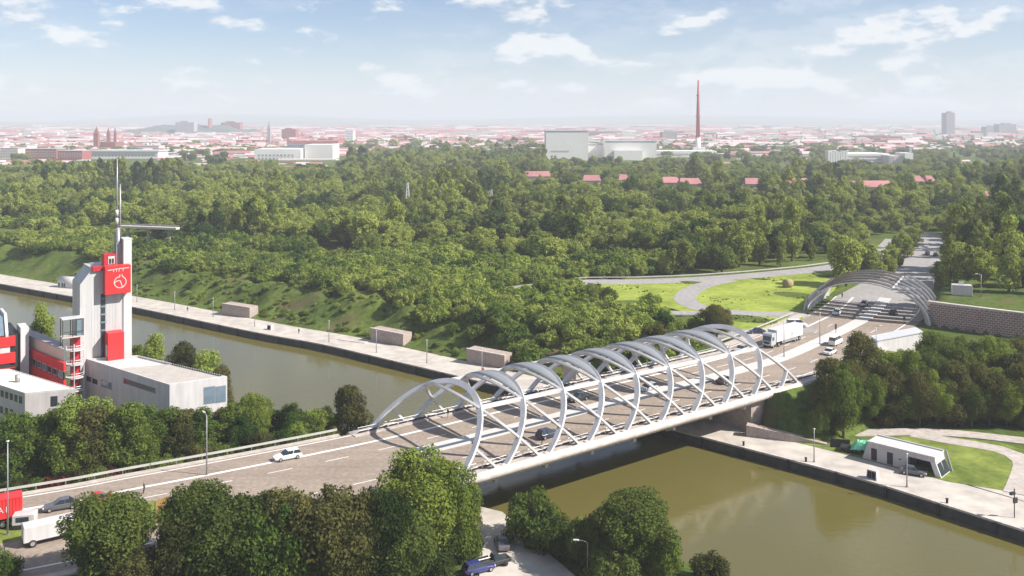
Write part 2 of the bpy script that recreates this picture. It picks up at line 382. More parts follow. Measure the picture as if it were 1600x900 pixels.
# ================================================================== GROUND, WATER, QUAY, ROADS
def axis(a, b, step, far_lo, far_hi, g=1.22):
    xs = list(np.arange(a, b + .01, step)); d = step
    while xs[-1] < far_hi: d = min(d * g, 900); xs.append(xs[-1] + d)
    d = step
    while xs[0] > far_lo: d = min(d * g, 900); xs.insert(0, xs[0] - d)
    return np.array(xs)
gx = axis(-260, 220, 2.0, -14000, 14000); gy = axis(90, 420, 2.0, -600, 16000)
XX, YY = np.meshgrid(gx, gy); ZZ = ground_z(XX.ravel(), YY.ravel()).reshape(XX.shape)
nx, ny = len(gx), len(gy)
gv = np.stack([XX.ravel(), YY.ravel(), ZZ.ravel()], 1)
ii = np.arange(nx * ny).reshape(ny, nx)
gf = np.stack([ii[:-1, :-1].ravel(), ii[:-1, 1:].ravel(), ii[1:, 1:].ravel(), ii[1:, :-1].ravel()], 1)
me = bpy.data.meshes.new('ground'); me.from_pydata(gv.tolist(), [], gf.tolist()); me.materials.append(M['ground'])
me.polygons.foreach_set('use_smooth', [True] * len(me.polygons))
tag(link(bpy.data.objects.new('ground', me)), kind='structure')

# water: one sheet lying in the canal bed
wl = MB(); a = offset(QUAY, -.2); b = offset(QUAY, -56); k = len(a)
wl.add([(p.x, p.y, WZ) for p in a] + [(p.x, p.y, WZ) for p in b], [(i, k + i, k + i + 1, i + 1) for i in range(k - 1)])
def water_mat():
    m = bpy.data.materials.new('canal_water'); m.use_nodes = True; t = m.node_tree; b = t.nodes['Principled BSDF']
    b.inputs['Base Color'].default_value = (.118, .103, .030, 1); b.inputs['Roughness'].default_value = .05; b.inputs['IOR'].default_value = 1.45; b.inputs['Specular IOR Level'].default_value = .5
    g = t.nodes.new('ShaderNodeNewGeometry'); mp = t.nodes.new('ShaderNodeMapping'); mp.inputs['Rotation'].default_value = (0, 0, R(38)); mp.inputs['Scale'].default_value = (.55, 1.2, 1); t.links.new(g.outputs['Position'], mp.inputs['Vector'])
    n = t.nodes.new('ShaderNodeTexNoise'); n.inputs['Scale'].default_value = .8; n.inputs['Detail'].default_value = 5; n.inputs['Roughness'].default_value = .6; t.links.new(mp.outputs[0], n.inputs['Vector'])
    n2 = t.nodes.new('ShaderNodeTexNoise'); n2.inputs['Scale'].default_value = .02; n2.inputs['Detail'].default_value = 3; t.links.new(g.outputs['Position'], n2.inputs['Vector'])
    ml = t.nodes.new('ShaderNodeMath'); ml.operation = 'MULTIPLY'; t.links.new(n.outputs['Fac'], ml.inputs[0]); t.links.new(n2.outputs['Fac'], ml.inputs[1])
    bp = t.nodes.new('ShaderNodeBump'); bp.inputs['Strength'].default_value = .17; bp.inputs['Distance'].default_value = .3; t.links.new(ml.outputs[0], bp.inputs['Height']); t.links.new(bp.outputs[0], b.inputs['Normal'])
    return m
M['water'] = water_mat()
tag(wl.build('water', 'water'), kind='structure')

# quay on the far bank: paved top, dark wall, coping, fenders
quay = strip('quay', QUAY, 0, 11.5, QZ, 'paving', th=.3); tag(quay, kind='structure')
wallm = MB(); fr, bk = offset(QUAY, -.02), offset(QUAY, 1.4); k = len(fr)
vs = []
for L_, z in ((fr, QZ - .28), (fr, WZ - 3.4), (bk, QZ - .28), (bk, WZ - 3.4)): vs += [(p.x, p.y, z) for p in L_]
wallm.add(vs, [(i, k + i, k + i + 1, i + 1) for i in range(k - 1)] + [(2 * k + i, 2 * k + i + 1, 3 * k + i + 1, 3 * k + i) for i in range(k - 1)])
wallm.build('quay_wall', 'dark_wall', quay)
strip('coping', QUAY, -.12, .45, QZ + .06, 'concrete', quay, th=.34)
tot = chain(QUAY, QUAY[-1])
def on_line(line, c):
    acc = 0
    for i in range(1, len(line)):
        l = (line[i] - line[i - 1]).length
        if acc + l >= c:
            t = (line[i] - line[i - 1]).normalized(); return line[i - 1] + t * (c - acc), t
        acc += l
    return line[-1], (line[-1] - line[-2]).normalized()
fm = MB().box(-.22, .22, -.3, .02, WZ - .6, QZ - .1).mesh('fender', 'dark')
for i in range(60):
    p, t = on_line(QUAY, 262 + i * 9.0)
    if p.y > 345 or p.x > 84: continue
    o = bpy.data.objects.new('fender', fm); o.location = (p.x + t.y * .14, p.y - t.x * .14, 0); o.rotation_euler = (0, 0, math.atan2(t.y, t.x)); link(o, quay)

# plaza on the right bank
pz = [P(x, y, QZ) for x, y in plaza_px]; c_r = chain(QUAY, P(1040, 672, QZ))
edge = [p for p in offset(sub(QUAY, c_r - 3, tot), 11.4)]
pl = [p for p in edge] + [p for p in reversed(pz)]
tag(MB().prism([(p.x, p.y) for p in pl], QZ - .25, QZ + .004).build('plaza', 'paving'), kind='structure')

# main road and markings
road = strip('road', [p for p in ROAD if p.y < 262], -14, 14, 0, 'asphalt', th=.2); tag(road, kind='structure')
far_line = [p for p in ROAD if 258 < p.y < 452]
fr_ = MB(); k = len(far_line); hwf = [14 - 5 * float(sm(np.array(p.y), 262, 340)) for p in far_line]
A_ = [offset(far_line, hwf[i])[i] for i in range(k)]; B_ = [offset(far_line, -hwf[i])[i] for i in range(k)]
fr_.add([(p.x, p.y, .004) for p in B_] + [(p.x, p.y, .004) for p in A_], [(i, i + 1, k + i + 1, k + i) for i in range(k - 1)])
tag(fr_.build('far_road', 'far_asphalt'), kind='structure')
RC0 = chain(ROAD, BR(0, 14)); RCG = chain(ROAD, GF_L.lerp(GF_R, .5))
def rsub(c0, c1): return sub(ROAD, RC0 + c0, RC0 + c1)
RG = RCG - RC0
strip('lane_line', rsub(-190, RG + 30), 8.1, 8.75, .010, 'marking', road)
strip('lane_line', rsub(-190, RG + 30), 13.2, 13.5, .010, 'marking', road)
strip('lane_line', rsub(-100, RG + 25), -11.6, -11.25, .010, 'marking', road)
for off in (4.2, -7.0):
    for i in range(24):
        c = -80 + i * 9.5
        if c > RG + 28: break
        strip('lane_dash', [on_line(ROAD, RC0 + c)[0], on_line(ROAD, RC0 + c + 2)[0], on_line(ROAD, RC0 + c + 4)[0]], off - .1, off + .1, .010, 'marking', road)
med = strip('median', rsub(-1, RG + 34), -2.2, 1.2, .16, 'median', th=.2); tag(med, kind='structure')
# pale kerbs and footways by the bridge ends
for d0, d1, c0, c1 in ((14.0, 15.2, -190, -6), (-15.2, -14.0, -100, -6), (14.0, 16.4, 98, RG - 3), (-16.2, -14.0, 98, RG - 6)):
    k_ = strip('pavement', rsub(c0, c1), d0, d1, .10, 'path', th=.25); tag(k_, kind='structure')

# ramp loop, meadow, slip roads on the far side (z = 0 plane)
def px_line(l, z=0, step=4): return catmull([P(x, y, z) for x, y in l], step)
RAMP = px_line([(800, 452), (905, 441.5), (1000, 440), (1100, 436), (1200, 428.5), (1290, 419), (1340, 409), (1385, 388), (1400, 374)])
LOOP = px_line([(1140, 437), (1098, 446), (1072, 461), (1078, 475), (1120, 486), (1200, 491), (1262, 492)])
LOW = px_line([(860, 470), (930, 478), (1010, 487), (1090, 489), (1140, 488)])
SLIP = px_line([(1040, 527), (1110, 523), (1180, 519), (1240, 516), (1268, 512)])
for nm, ln, w in (('ramp', RAMP, 4.6), ('loop_road', LOOP, 3.4), ('service_road', LOW, 2.6), ('slip_road', SLIP, 3.6)):
    tag(strip(nm, ln, -w, w, .03 if nm != 'loop_road' else .04, 'far_asphalt', th=.4), kind='structure')
MEADOW = [P(x, y) for x, y in ((920, 444), (1060, 441), (1130, 438), (1200, 431), (1300, 422), (1322, 432), (1303, 452), (1262, 484), (1243, 520), (1160, 524), (1100, 512), (1085, 492), (1050, 482), (920, 466))]
tag(MB().prism([(p.x, p.y) for p in MEADOW], -.5, .012).build('meadow', 'meadow'), kind='structure')

# right bank paths and lawn
def flat_poly(name, px, z, m): return tag(MB().prism([tuple(P(x, y, z))[:2] for x, y in px], z - .4, z).build(name, m), kind='structure')
flat_poly('lawn', [(1240, 690), (1290, 692), (1335, 690), (1380, 684), (1430, 681), (1470, 682), (1560, 690), (1600, 703), (1640, 720), (1600, 768), (1575, 767), (1480, 752), (1345, 716), (1290, 702)], QZ + .05, 'lawn')
PTH = px_line([(1166, 662), (1230, 667), (1310, 676), (1420, 675), (1500, 678), (1610, 690), (1700, 700)], QZ, 3)
PTH2 = px_line([(1425, 678), (1490, 690), (1560, 702), (1600, 722), (1597, 750), (1588, 772)], QZ, 3)
for i_, ln in enumerate((PTH, PTH2)): tag(strip('path', ln, -2.0, 2.0, QZ + .085 + .01 * i_, 'path', th=.4), kind='structure')
# left bank lane under the bridge
LANE = [P(x, y, QZ) for x, y in ((735, 793), (752, 792), (785, 800), (840, 850), (905, 905), (930, 930), (750, 930), (748, 870), (757, 850), (742, 815))]
tag(MB().prism([(p.x, p.y) for p in LANE], QZ - .5, QZ + .03).build('lane', 'paving'), kind='structure')
# side road with the white lorry, lower left
side = [P(x, y) for x, y in ((-60, 846), (0, 850), (130, 832), (150, 850), (60, 885), (-60, 905))]
tag(MB().prism([(p.x, p.y) for p in side], -.6, -.05).build('side_road', 'asphalt'), kind='structure')
verge = [P(x, y) for x, y in ((-60, 838), (0, 824), (25, 821), (110, 806), (240, 782), (250, 800), (130, 829), (52, 841), (0, 849), (-60, 850))]
tag(MB().prism([(p.x, p.y) for p in verge], -.6, .05).build('verge', 'lawn'), kind='structure')

# hills on the horizon
for nm, d0, base, amp, seed in (('hills', 11500, 40, 34, 1), ('hills', 14000, 100, 45, 5)):
    hb = MB(); xs = np.linspace(-14000, 14000, 120); vs = []
    for dy, hfac in ((-1500, 0), (-600, .55), (0, 1), (1500, .1)):
        for x in xs:
            hgt = (base + amp * float(wob(np.array(x), np.array(d0), 4200, seed))) * hfac
            vs.append((x, d0 + dy, -12 + max(0, hgt)))
    n = len(xs); hb.add(vs, [(r * n + i, r * n + i + 1, (r + 1) * n + i + 1, (r + 1) * n + i) for r in range(3) for i in range(n - 1)])
    tag(smooth(hb).build(nm, 'hill'), kind='structure')

ch_ = MB(); cxh, cyh = (300 - 800) / F * 3800, 3800; vs = []
for i in range(9):
    for j in range(15):
        a = j / 14 * 2 - 1; b = i / 8 * 2 - 1; vs.append((cxh + a * 330, cyh + b * 260, -14 + 52 * max(0, (1 - a * a)) ** .8 * max(0, 1 - b * b) * (1 + .15 * math.sin(j * 2.3 + i))))
ch_.add(vs, [(i * 15 + j, i * 15 + j + 1, (i + 1) * 15 + j + 1, (i + 1) * 15 + j) for i in range(8) for j in range(14)]); tag(smooth(ch_).build('castle_hill', 'hill'), kind='structure')

# ================================================================== BRIDGE
BL = 85.3; A_PITCH = 8.82; RISE = 9.75; HALF = 14.0; TILT = 1.0
br = thing('arch_bridge', 'white lattice arch bridge carrying the road across the canal', 'bridge', BR(42, 14))
def wparent(o, parent):
    o.parent = parent; o.matrix_parent_inverse = Matrix.LocRotScale(parent.location, parent.rotation_euler, None).inverted(); return o
def bpart(mb, name, m, bevel=0.0): return wparent(mb.build(name, m, None, bevel), br)
def bbox_(a0, a1, p0, p1, z0, z1): return MB().prism([tuple(BR(a, p))[:2] for a, p in ((a0, p0), (a1, p0), (a1, p1), (a0, p1))], z0, z1)
N_A = [i * A_PITCH for i in range(10)]; T_B = [7.2 + i * 8.68 for i in range(10)]
def ring(base, sgn, k=44):
    path, nr = [], []
    ctr = None
    for i in range(k + 1):
        t = math.pi * i / k; p = HALF - HALF * math.cos(t); z = RISE * math.sin(t)
        path.append(BR(base + sgn * z * TILT, p, z))
        n = Vector((0, 0, 0)) + V * (-math.cos(t) / HALF) + (Vector((0, 0, 1)) + U * (sgn * TILT)) * (math.sin(t) / RISE / (1 + TILT * TILT) * 2 * .5 * 1.0)
        nr.append(n.normalized())
    return path, nr
for a_ in N_A[:9]:
    path, nr = ring(a_, 1); bpart(MB().sweep(path, nr, 1.0, .40), 'arch', 'steel_white')
for t_ in T_B[1:]:
    path, nr = ring(t_, -1); bpart(MB().sweep(path, nr, .8, .36), 'arch', 'steel_white')
for q_a in N_A + T_B:                    # welded foot plates on the edge tubes
    for q_p in (-.05, 28.05): bpart(bbox_(q_a - .75, q_a + .75, q_p - .42, q_p + .42, -.2, .34), 'foot_plate', 'steel_edge', .05)
def stub(base, sgn, ztop):               # short end members that meet the first and last arch
    for side in (0, 1):
        path, nr = [], []
        for i in range(8):
            z = ztop * i / 7; t = math.asin(min(1, z / RISE)); t = t if side == 0 else math.pi - t
            path.append(BR(base + sgn * z, HALF - HALF * math.cos(t), z))
            n = V * (-math.cos(t) / HALF) + (Vector((0, 0, 1)) + U * sgn) * (math.sin(t) / RISE * .5); nr.append(n.normalized())
        bpart(MB().sweep(path, nr, .8, .36), 'end_strut', 'steel_white')
stub(T_B[0], -1, T_B[0] / 2); stub(N_A[9], 1, (T_B[9] - N_A[9]) / 2)
nodes = []
for i in range(9):
    zS = (T_B[i + 1] - N_A[i]) / 2; aS = (T_B[i + 1] + N_A[i]) / 2; pS = HALF - HALF * math.sqrt(max(0, 1 - (zS / RISE) ** 2)); nodes.append((aS, pS, zS))
for side in (0, 1):
    for i in range(8):
        (a0, p0, z0), (a1, p1, z1) = nodes[i], nodes[i + 1]
        if side: p0, p1 = 28 - p0, 28 - p1
        e0, e1 = BR(a0 + .3, p0, z0), BR(a1 - .3, p1, z1); bpart(MB().sweep([e0, e1], [Vector((0, 0, 1))] * 2, .65, .45), 'spine_beam', 'steel_white')
for i in range(1, 8):                    # roof panels in the lens between two crossing arches
    mb = MB(); aS, pS, zS = nodes[i]; k = 14; vs = []
    t0 = math.asin(zS / RISE)
    for j in range(k + 1):
        t = t0 + (math.pi - 2 * t0) * j / k; p = HALF - HALF * math.cos(t); z = RISE * math.sin(t)
        for q in range(4):
            w = q / 3; vs.append(BR((N_A[i] + z) * (.86 - .72 * w) + (T_B[i + 1] - z) * (.14 + .72 * w), p, z + .30 + .12 * math.sin(math.pi * w)))
    mb.add(vs, [(j * 4 + q, j * 4 + q + 1, (j + 1) * 4 + q + 1, (j + 1) * 4 + q) for j in range(k) for q in range(3)])
    o = bpart(smooth(mb), 'roof_panel', 'membrane'); sd = o.modifiers.new('thick', 'SOLIDIFY'); sd.thickness = .12
TUBE_A = (-4, 97.5)
for p_ in (-.55, 28.55):
    bpart(smooth(MB().tube([BR(TUBE_A[0] + i * (TUBE_A[1] - TUBE_A[0]) / 12, p_, -.45) for i in range(13)], .78, 14)), 'edge_tube', 'steel_edge')
bpart(bbox_(-6, 98, .05, 27.95, -1.75, -.24), 'deck', 'concrete')
for i in range(8): bpart(bbox_(-3 + i * 10.2, -2.3 + i * 10.2, .4, 27.6, -2.5, -1.752), 'cross_girder', 'concrete')
bpart(bbox_(-4, 97, .25, 2.4, -.2, .12), 'footway', 'path'); bpart(bbox_(-4, 97, 26.2, 27.75, -.2, .12), 'footway', 'path')
for p_ in (1.0, 27.2):                   # railings
    mb = MB()
    for z in (.55, 1.15): mb.tube([BR(-3, p_, z), BR(96.5, p_, z)], .035, 5)
    bpart(mb, 'handrail', 'grey_metal')
    pm = MB()
    for i in range(50): pm.tube([BR(-3 + i * 2.03, p_, .1), BR(-3 + i * 2.03, p_, 1.15)], .04, 5)
    tag(bpart(pm, 'railing_posts', 'grey_metal'), kind='stuff')
    infill = MB()
    for i in range(49): infill.prism([tuple(BR(-2.9 + i * 2.03, p_ - .012))[:2], tuple(BR(-1.1 + i * 2.03, p_ - .012))[:2], tuple(BR(-1.1 + i * 2.03, p_ + .012))[:2], tuple(BR(-2.9 + i * 2.03, p_ + .012))[:2]], .2, .5)
    tag(bpart(infill, 'railing_mesh', 'dark'), kind='stuff')
# abutments
ab = thing('bridge_abutment', 'brown concrete abutment wall carrying the bridge on the plaza side', 'abutment', BR(84, 14, QZ))
def part_at(root, mb, name, m, bevel=0.0): return wparent(mb.build(name, m, None, bevel), root)
part_at(ab, bbox_(70.5, 106, .3, 27.7, -11, -1.76), 'bearing_wall', 'brown_concrete')
part_at(ab, bbox_(97.6, 112, -.25, 1.2, -8, .25), 'wing_wall', 'brown_concrete')
part_at(ab, MB().prism([tuple(P(x, y, QZ))[:2] for x, y in ((1166, 682), (1232, 690), (1292, 696), (1292, 693), (1232, 686), (1168, 677))], QZ - 1, [QZ + 2.2, QZ + 1.4, QZ + .2, QZ + .2, QZ + 1.4, QZ + 2.2]), 'ramp_wall', 'brown_concrete')
ab2 = thing('bridge_abutment', 'grey concrete abutment of the bridge hidden behind the big round tree', 'abutment', BR(-10, 14, QZ))
part_at(ab2, bbox_(-22, -6.2, .3, 27.7, -11, -.3), 'bearing_wall', 'brown_concrete'); part_at(ab2, bbox_(-24, -4.2, -.3, .28, -10, -.1), 'wing_wall', 'brown_concrete')

# ================================================================== PORTAL CANOPY over the road
po = thing('portal_canopy', 'white ribbed barrel canopy arching over the road beyond the bridge', 'canopy', GF_L.lerp(GF_R, .5))
GX = (GF_R - GF_L); GW = GX.length / 2; GX.normalize(); GC = GF_L.lerp(GF_R, .5)
def gp(t, dep, z0=0, rr=1.0): return GC + GX * (-math.cos(t) * GW * rr) + GD * dep + Vector((0, 0, 9.6 * math.sin(t) * rr + z0))
for i in range(6):                       # curved shells, one behind the other
    dep = i * 5.0
    mb = MB(); k = 36; vs = []
    for j in range(k + 1):
        t = math.pi * j / k; wide = 3.2 if (t > 2.05 or t < 0.62) else .7; fl = .085 if wide > 1 else 0.0
        for (dd, r_) in ((0, 1.0 + fl), (wide, 1.0), (wide, 1.022), (0, 1.035 + fl)): vs.append(gp(t, dep + dd, 0, r_))
    fs = [(j * 4 + q, j * 4 + (q + 1) % 4, (j + 1) * 4 + (q + 1) % 4, (j + 1) * 4 + q) for j in range(k) for q in range(4)] + [(3, 2, 1, 0), (k * 4, k * 4 + 1, k * 4 + 2, k * 4 + 3)]
    mb.add(vs, fs); part_at(po, mb, 'rib_shell', 'steel_white')
for i in range(5):
    mb = MB(); vs = []; k = 12; d0 = i * 5.0 + 1.2
    for j in range(k + 1):
        t = .64 + (2.03 - .64) * j / k
        for dd, rr in ((0, 1.055), (2.5, .985), (2.5, 1.0), (0, 1.07)): vs.append(gp(t, d0 + dd, 0, rr))
    mb.add(vs, [(j * 4 + w, j * 4 + (w + 1) % 4, (j + 1) * 4 + (w + 1) % 4, (j + 1) * 4 + w) for j in range(k) for w in range(4)] + [(3, 2, 1, 0), (k * 4, k * 4 + 1, k * 4 + 2, k * 4 + 3)])
    part_at(po, mb, 'louvre', 'brown_slat')
for t in (.62, 2.05):
    part_at(po, MB().sweep([gp(t, -.2, 0, 1.02), gp(t, 26.5, 0, 1.02)], [Vector((0, 0, 1))] * 2, .45, .5), 'edge_beam', 'steel_white')
# wing of slanted grey blades on the meadow side
for i in range(9):
    b0 = GF_L - GX * .6 + GD * (i * 3.0 - 1); mb = MB()
    w_ = -GX
    vs = [b0, b0 + w_ * .8 + GD * 2.2, b0 + w_ * .8 + GD * 2.2 + Vector((0, 0, 3.6)), b0 + Vector((0, 0, 3.9))]
    vs = vs + [v + GD * .3 - w_ * .25 for v in vs]
    mb.add(vs, [(0, 1, 2, 3), (7, 6, 5, 4), (0, 4, 5, 1), (1, 5, 6, 2), (2, 6, 7, 3), (3, 7, 4, 0)]); part_at(po, mb, 'side_blade', 'grey_metal')
# low white service block at the canopy's near foot
sb = thing('service_block', 'low white rendered block at the canopy foot beside the trees', 'service block', P(1400, 535))
c_ = [P(1361, 541), P(1371, 548), P(1441, 534), P(1432, 527)]
part_at(sb, MB().prism([(p.x, p.y) for p in c_], -3, 2.3), 'wall', 'panel_white'); part_at(sb, MB().prism([(p.x, p.y) for p in [c_[0] + Vector((-.2, 0, 0)), c_[1] + Vector((-.1, -.25, 0)), c_[2] + Vector((.25, -.1, 0)), c_[3] + Vector((0, .3, 0))]], 2.302, 2.55), 'coping', 'light_metal')

# brick-patterned retaining wall
bw = thing('retaining_wall', 'purple brown brick retaining wall with pale joints beside the canopy', 'wall', WALL[0])
WL = catmull(WALL, 1.6); wb = offset(WL, 1.0)
def topz(c): return 6.2 - .018 * c + .25 * math.sin(c * .08)
acc = [0]
for i in range(1, len(WL)): acc.append(acc[-1] + (WL[i] - WL[i - 1]).length)
mb = MB(); k = len(WL); vs = []
for L_, off in ((WL, 0), (wb, 0)):
    for i, p in enumerate(L_): vs += [(p.x, p.y, -3.5), (p.x, p.y, topz(acc[i]))]
mb.add(vs, [(2 * i, 2 * i + 2, 2 * i + 3, 2 * i + 1) for i in range(k - 1)] + [(2 * k + 2 * i, 2 * k + 2 * i + 1, 2 * k + 2 * i + 3, 2 * k + 2 * i + 2) for i in range(k - 1)] + [(2 * i + 1, 2 * i + 3, 2 * k + 2 * i + 3, 2 * k + 2 * i + 1) for i in range(k - 1)] + [(0, 1, 2 * k + 1, 2 * k)])
part_at(bw, mb, 'backing', 'mortar_white')
bk_ = MB(); bwid, bhei = 1.12, .42
for r_ in range(15):
    for c_i in range(60):
        c = c_i * bwid + (bwid / 2 if r_ % 2 else 0); z0 = -2.2 + r_ * (bhei + .16)
        if c + bwid > acc[-1] - .5 or z0 + bhei > topz(c) - .12: continue
        p0, t0 = on_line(WL, c + .1); p1, t1 = on_line(WL, c + bwid - .1); n0 = Vector((t0.y, -t0.x, 0)); pr = .07 + rnd.random() * .05
        q = [p0 + n0 * .02 - n0 * .1, p1 - n0 * .08, p1 + n0 * pr, p0 + n0 * pr]
        bk_.prism([(v.x, v.y) for v in q], z0, z0 + bhei)
tag(part_at(bw, bk_, 'bricks', 'brick_purple'), kind='stuff')
part_at(bw, MB().add([(p.x + d_ * 0, p.y, topz(acc[i]) + dz) for d_, L_, dz in ((0, offset(WL, -.2), .003), (0, offset(WL, 1.2), .003), (0, offset(WL, -.2), .2), (0, offset(WL, 1.2), .2)) for i, p in enumerate(L_)],
        [(2 * k + i, 2 * k + i + 1, 3 * k + i + 1, 3 * k + i) for i in range(k - 1)] + [(i, i + 1, 2 * k + i + 1, 2 * k + i) for i in range(k - 1)] + [(k + i, 3 * k + i, 3 * k + i + 1, k + i + 1) for i in range(k - 1)] + [(0, k, k + 1, 1)]), 'coping', 'concrete')

# ================================================================== BUILDINGS ON THE NEAR BANK
def fac(A, B, px, py):                   # photo pixel -> (u along the facade A-B, z)
    k = (px - 800) / F; dx, dy = B.x - A.x, B.y - A.y
    u = (k * A.y - A.x) / (dx - k * dy); Y = A.y + u * dy
    return u, H - (py - HZ) * Y / F
def panel_on(root, A, B, u0, u1, z0, z1, name, m, proud=.03, depth=.12, frame=None, fm='light_metal', mull=0):
    t = (B - A); L = t.length; t = t.normalized(); n = Vector((t.y, -t.x, 0))
    if n.dot(Vector((-A.x, -A.y, 0))) < 0: n = -n
    def q(ua, ub, za, zb, d0, d1):
        a, b = A + t * (ua * L), A + t * (ub * L)
        return MB().prism([tuple((a - n * d0))[:2], tuple((b - n * d0))[:2], tuple((b + n * d1))[:2], tuple((a + n * d1))[:2]], za, zb)
    if frame:
        o = part_at(root, q(u0, u1, z0, z1, depth, proud), name, fm); fu = frame / L
        pn = q(u0 + fu, u1 - fu, z0 + frame, z1 - frame, 0, proud + .012).build('pane', m); fix_sub(pn, o, root)
        return o
    return part_at(root, q(u0, u1, z0, z1, depth, proud), name, m)
def fix_sub(child, part, root):          # keep a sub-part whose mesh is in world coordinates where it stands
    w = Matrix.LocRotScale(root.location, root.rotation_euler, None) @ part.matrix_parent_inverse @ part.matrix_basis
    child.parent = part; child.matrix_parent_inverse = w.inverted()
def px_panel(root, A, B, x0, y0, x1, y1, name, m, **k):
    u0, za = fac(A, B, x0, y0); u1, zb = fac(A, B, x1, y1); _, zc = fac(A, B, x0, y1); _, zd = fac(A, B, x1, y0)
    return panel_on(root, A, B, u0, u1, (zb + zc) / 2, (za + zd) / 2, name, m, **k)

E1, E2 = Vector((.81, .588, 0)), Vector((-.588, .81, 0))
# --- tower
TA = PY(125, 196, 0)
def tw(w, d, z=0): q = TA + E1 * w + E2 * d; return Vector((q.x, q.y, z))
def tbox(w0, w1, d0, d1, z0, z1): return MB().prism([tuple(tw(w, d))[:2] for w, d in ((w0, d0), (w1, d0), (w1, d1), (w0, d1))], z0, z1)
tower = thing('office_tower', 'grey concrete tower with red sign box and tall twin mast', 'tower', tw(5, 4, QZ))
TP = lambda mb, n, m, b=0: part_at(tower, mb, n, m, b)
TP(tbox(2.2, 8.7, 0, 8, QZ, 23.4), 'wall', 'tower_panel')
TP(MB().prism([tuple(tw(w, d))[:2] for w, d in ((0, 0), (2.196, 0), (2.196, 8), (0, 8))], QZ, [20.0, 22.9, 22.9, 20.0]), 'wall', 'tower_panel')
TP(tbox(8.704, 10.4, -.25, 3.2, QZ, 28.9), 'lift_shaft', 'panel_white'); TP(tbox(8.65, 10.45, -.3, 3.25, 28.902, 29.15), 'shaft_cap', 'light_metal')
TP(tbox(7.5, 8.69, 1.0, 3.0, 23.402, 28.2), 'dark_shaft', 'grey_metal')
for w_ in range(11):                     # vertical cladding joints
    if 4.0 < 2.3 + w_ * .6 < 5.2: continue
    TP(tbox(2.29 + w_ * .6, 2.33 + w_ * .6, -.03, .01, QZ, 17.4), 'cladding_rib', 'tower_panel')
TP(tbox(4.1, 5.05, -.06, .1, QZ, 17.6), 'window_strip', 'glass')
for z_ in (9.6, 11.3, 13.0, 14.7, 16.4): TP(tbox(4.05, 5.1, -.1, .08, z_, z_ + .35), 'spandrel', 'blue_glass')
sgn_ = TP(tbox(4.5, 9.75, -2.2, -.02, 17.65, 23.7), 'sign_box', 'red', .06)
TP(tbox(2.4, 4.49, -.6, 1.6, 22.7, 23.6), 'red_beam', 'dark_red')  # the beam's shade is put into its darker red
TP(tbox(4.9, 8.2, -3.0, -.02, 2, 9.5), 'red_bay', 'red', .06); TP(tbox(4.8, 4.895, -2.6, -1.4, 4.5, 6.9), 'bay_door', 'panel_white')
cb = TP(tbox(4.9, 7.3, .4, 3, 23.402, 26.0), 'roof_cabin', 'dark_red')
w_ = tbox(5.7, 7.0, .33, .45, 23.8, 25.5).build('window', 'panel_white'); fix_sub(w_, cb, tower)
w_ = tbox(5.85, 6.3, .30, .34, 23.9, 25.0).build('window_pane', 'glass'); fix_sub(w_, cb, tower)
w_ = tbox(6.42, 6.85, .30, .34, 23.9, 25.0).build('window_pane', 'glass'); fix_sub(w_, cb, tower)
# emblem: strokes lying flat on the sign box front
def stroke(pts, wd):                     # points in (w, z) on the sign face
    mb = MB()
    for (w0, z0), (w1, z1) in zip(pts[:-1], pts[1:]):
        dx, dz = w1 - w0, z1 - z0; l = math.hypot(dx, dz); ox, oz = -dz / l * wd / 2, dx / l * wd / 2
        vs = []
        for d in (-2.19, -2.26): vs += [tw(w0 + ox, d, z0 + oz), tw(w0 - ox, d, z0 - oz), tw(w1 - ox, d, z1 - oz), tw(w1 + ox, d, z1 + oz)]
        mb.add(vs, [(4, 5, 6, 7), (0, 3, 2, 1), (0, 1, 5, 4), (1, 2, 6, 5), (2, 3, 7, 6), (3, 0, 4, 7)])
    return mb
cw, cz, cr = 7.55, 20.15, 1.18
ringp = [(cw + cr * math.cos(a) * (1.0 if abs(math.sin(a)) > .4 else 1.03), cz + cr * 1.05 * math.sin(a)) for a in [R(112 + 316 * i / 22) for i in range(23)]]
for nm, mbs in (('emblem_ring', stroke(ringp, .17)), ('emblem_zigzag', stroke([(cw - 1.15, cz - .1), (cw - .75, cz + .28), (cw + .02, cz + .28), (cw + .42, cz - 1.02)], .16)),
                ('emblem_tick', stroke([(cw - .45, cz + 1.08), (cw - .12, cz + 1.1), (cw - .05, cz + 1.6)], .16)), ('emblem_tick', stroke([(cw + .38, cz + 1.6), (cw + .45, cz + 1.1)], .16)),
                ('sign_line', stroke([(5.05, 22.85), (7.05, 23.05)], .14)), ('sign_line', stroke([(7.2, 23.05), (9.35, 23.1)], .14))):
    w_ = mbs.build(nm, 'panel_white'); fix_sub(w_, sgn_, tower)
for i_ in (6.2, 6.8, 7.3, 8.15): w_ = stroke([(i_, 23.0), (i_, 22.45)], .12).build('sign_tick', 'panel_white'); fix_sub(w_, sgn_, tower)
# mast
m0 = tw(8.0, 1.6)
TP(smooth(MB().tube([(m0.x, m0.y, 23.4), (m0.x, m0.y, 31.5)], .48, 10)), 'mast_base', 'grey_metal')
TP(smooth(MB().tube([(m0.x - .25, m0.y, 31.4), (m0.x - .25, m0.y, 40), (m0.x - .2, m0.y, 46.6)], [.26, .24, .1], 8)), 'mast', 'grey_metal')
TP(smooth(MB().tube([(m0.x + .45, m0.y, 28.2), (m0.x + .45, m0.y, 41.0)], [.22, .16], 8)), 'mast', 'grey_metal')
for z_ in (32.2, 34.0): TP(smooth(MB().tube([(m0.x - .25, m0.y, z_), (m0.x - .25, m0.y, z_ + 1.4)], .38, 10)), 'antenna_drum', 'panel_white')
TP(MB().tube([(m0.x - .9, m0.y, 24), (m0.x - .9, m0.y, 30)], .12, 6), 'antenna', 'panel_white')
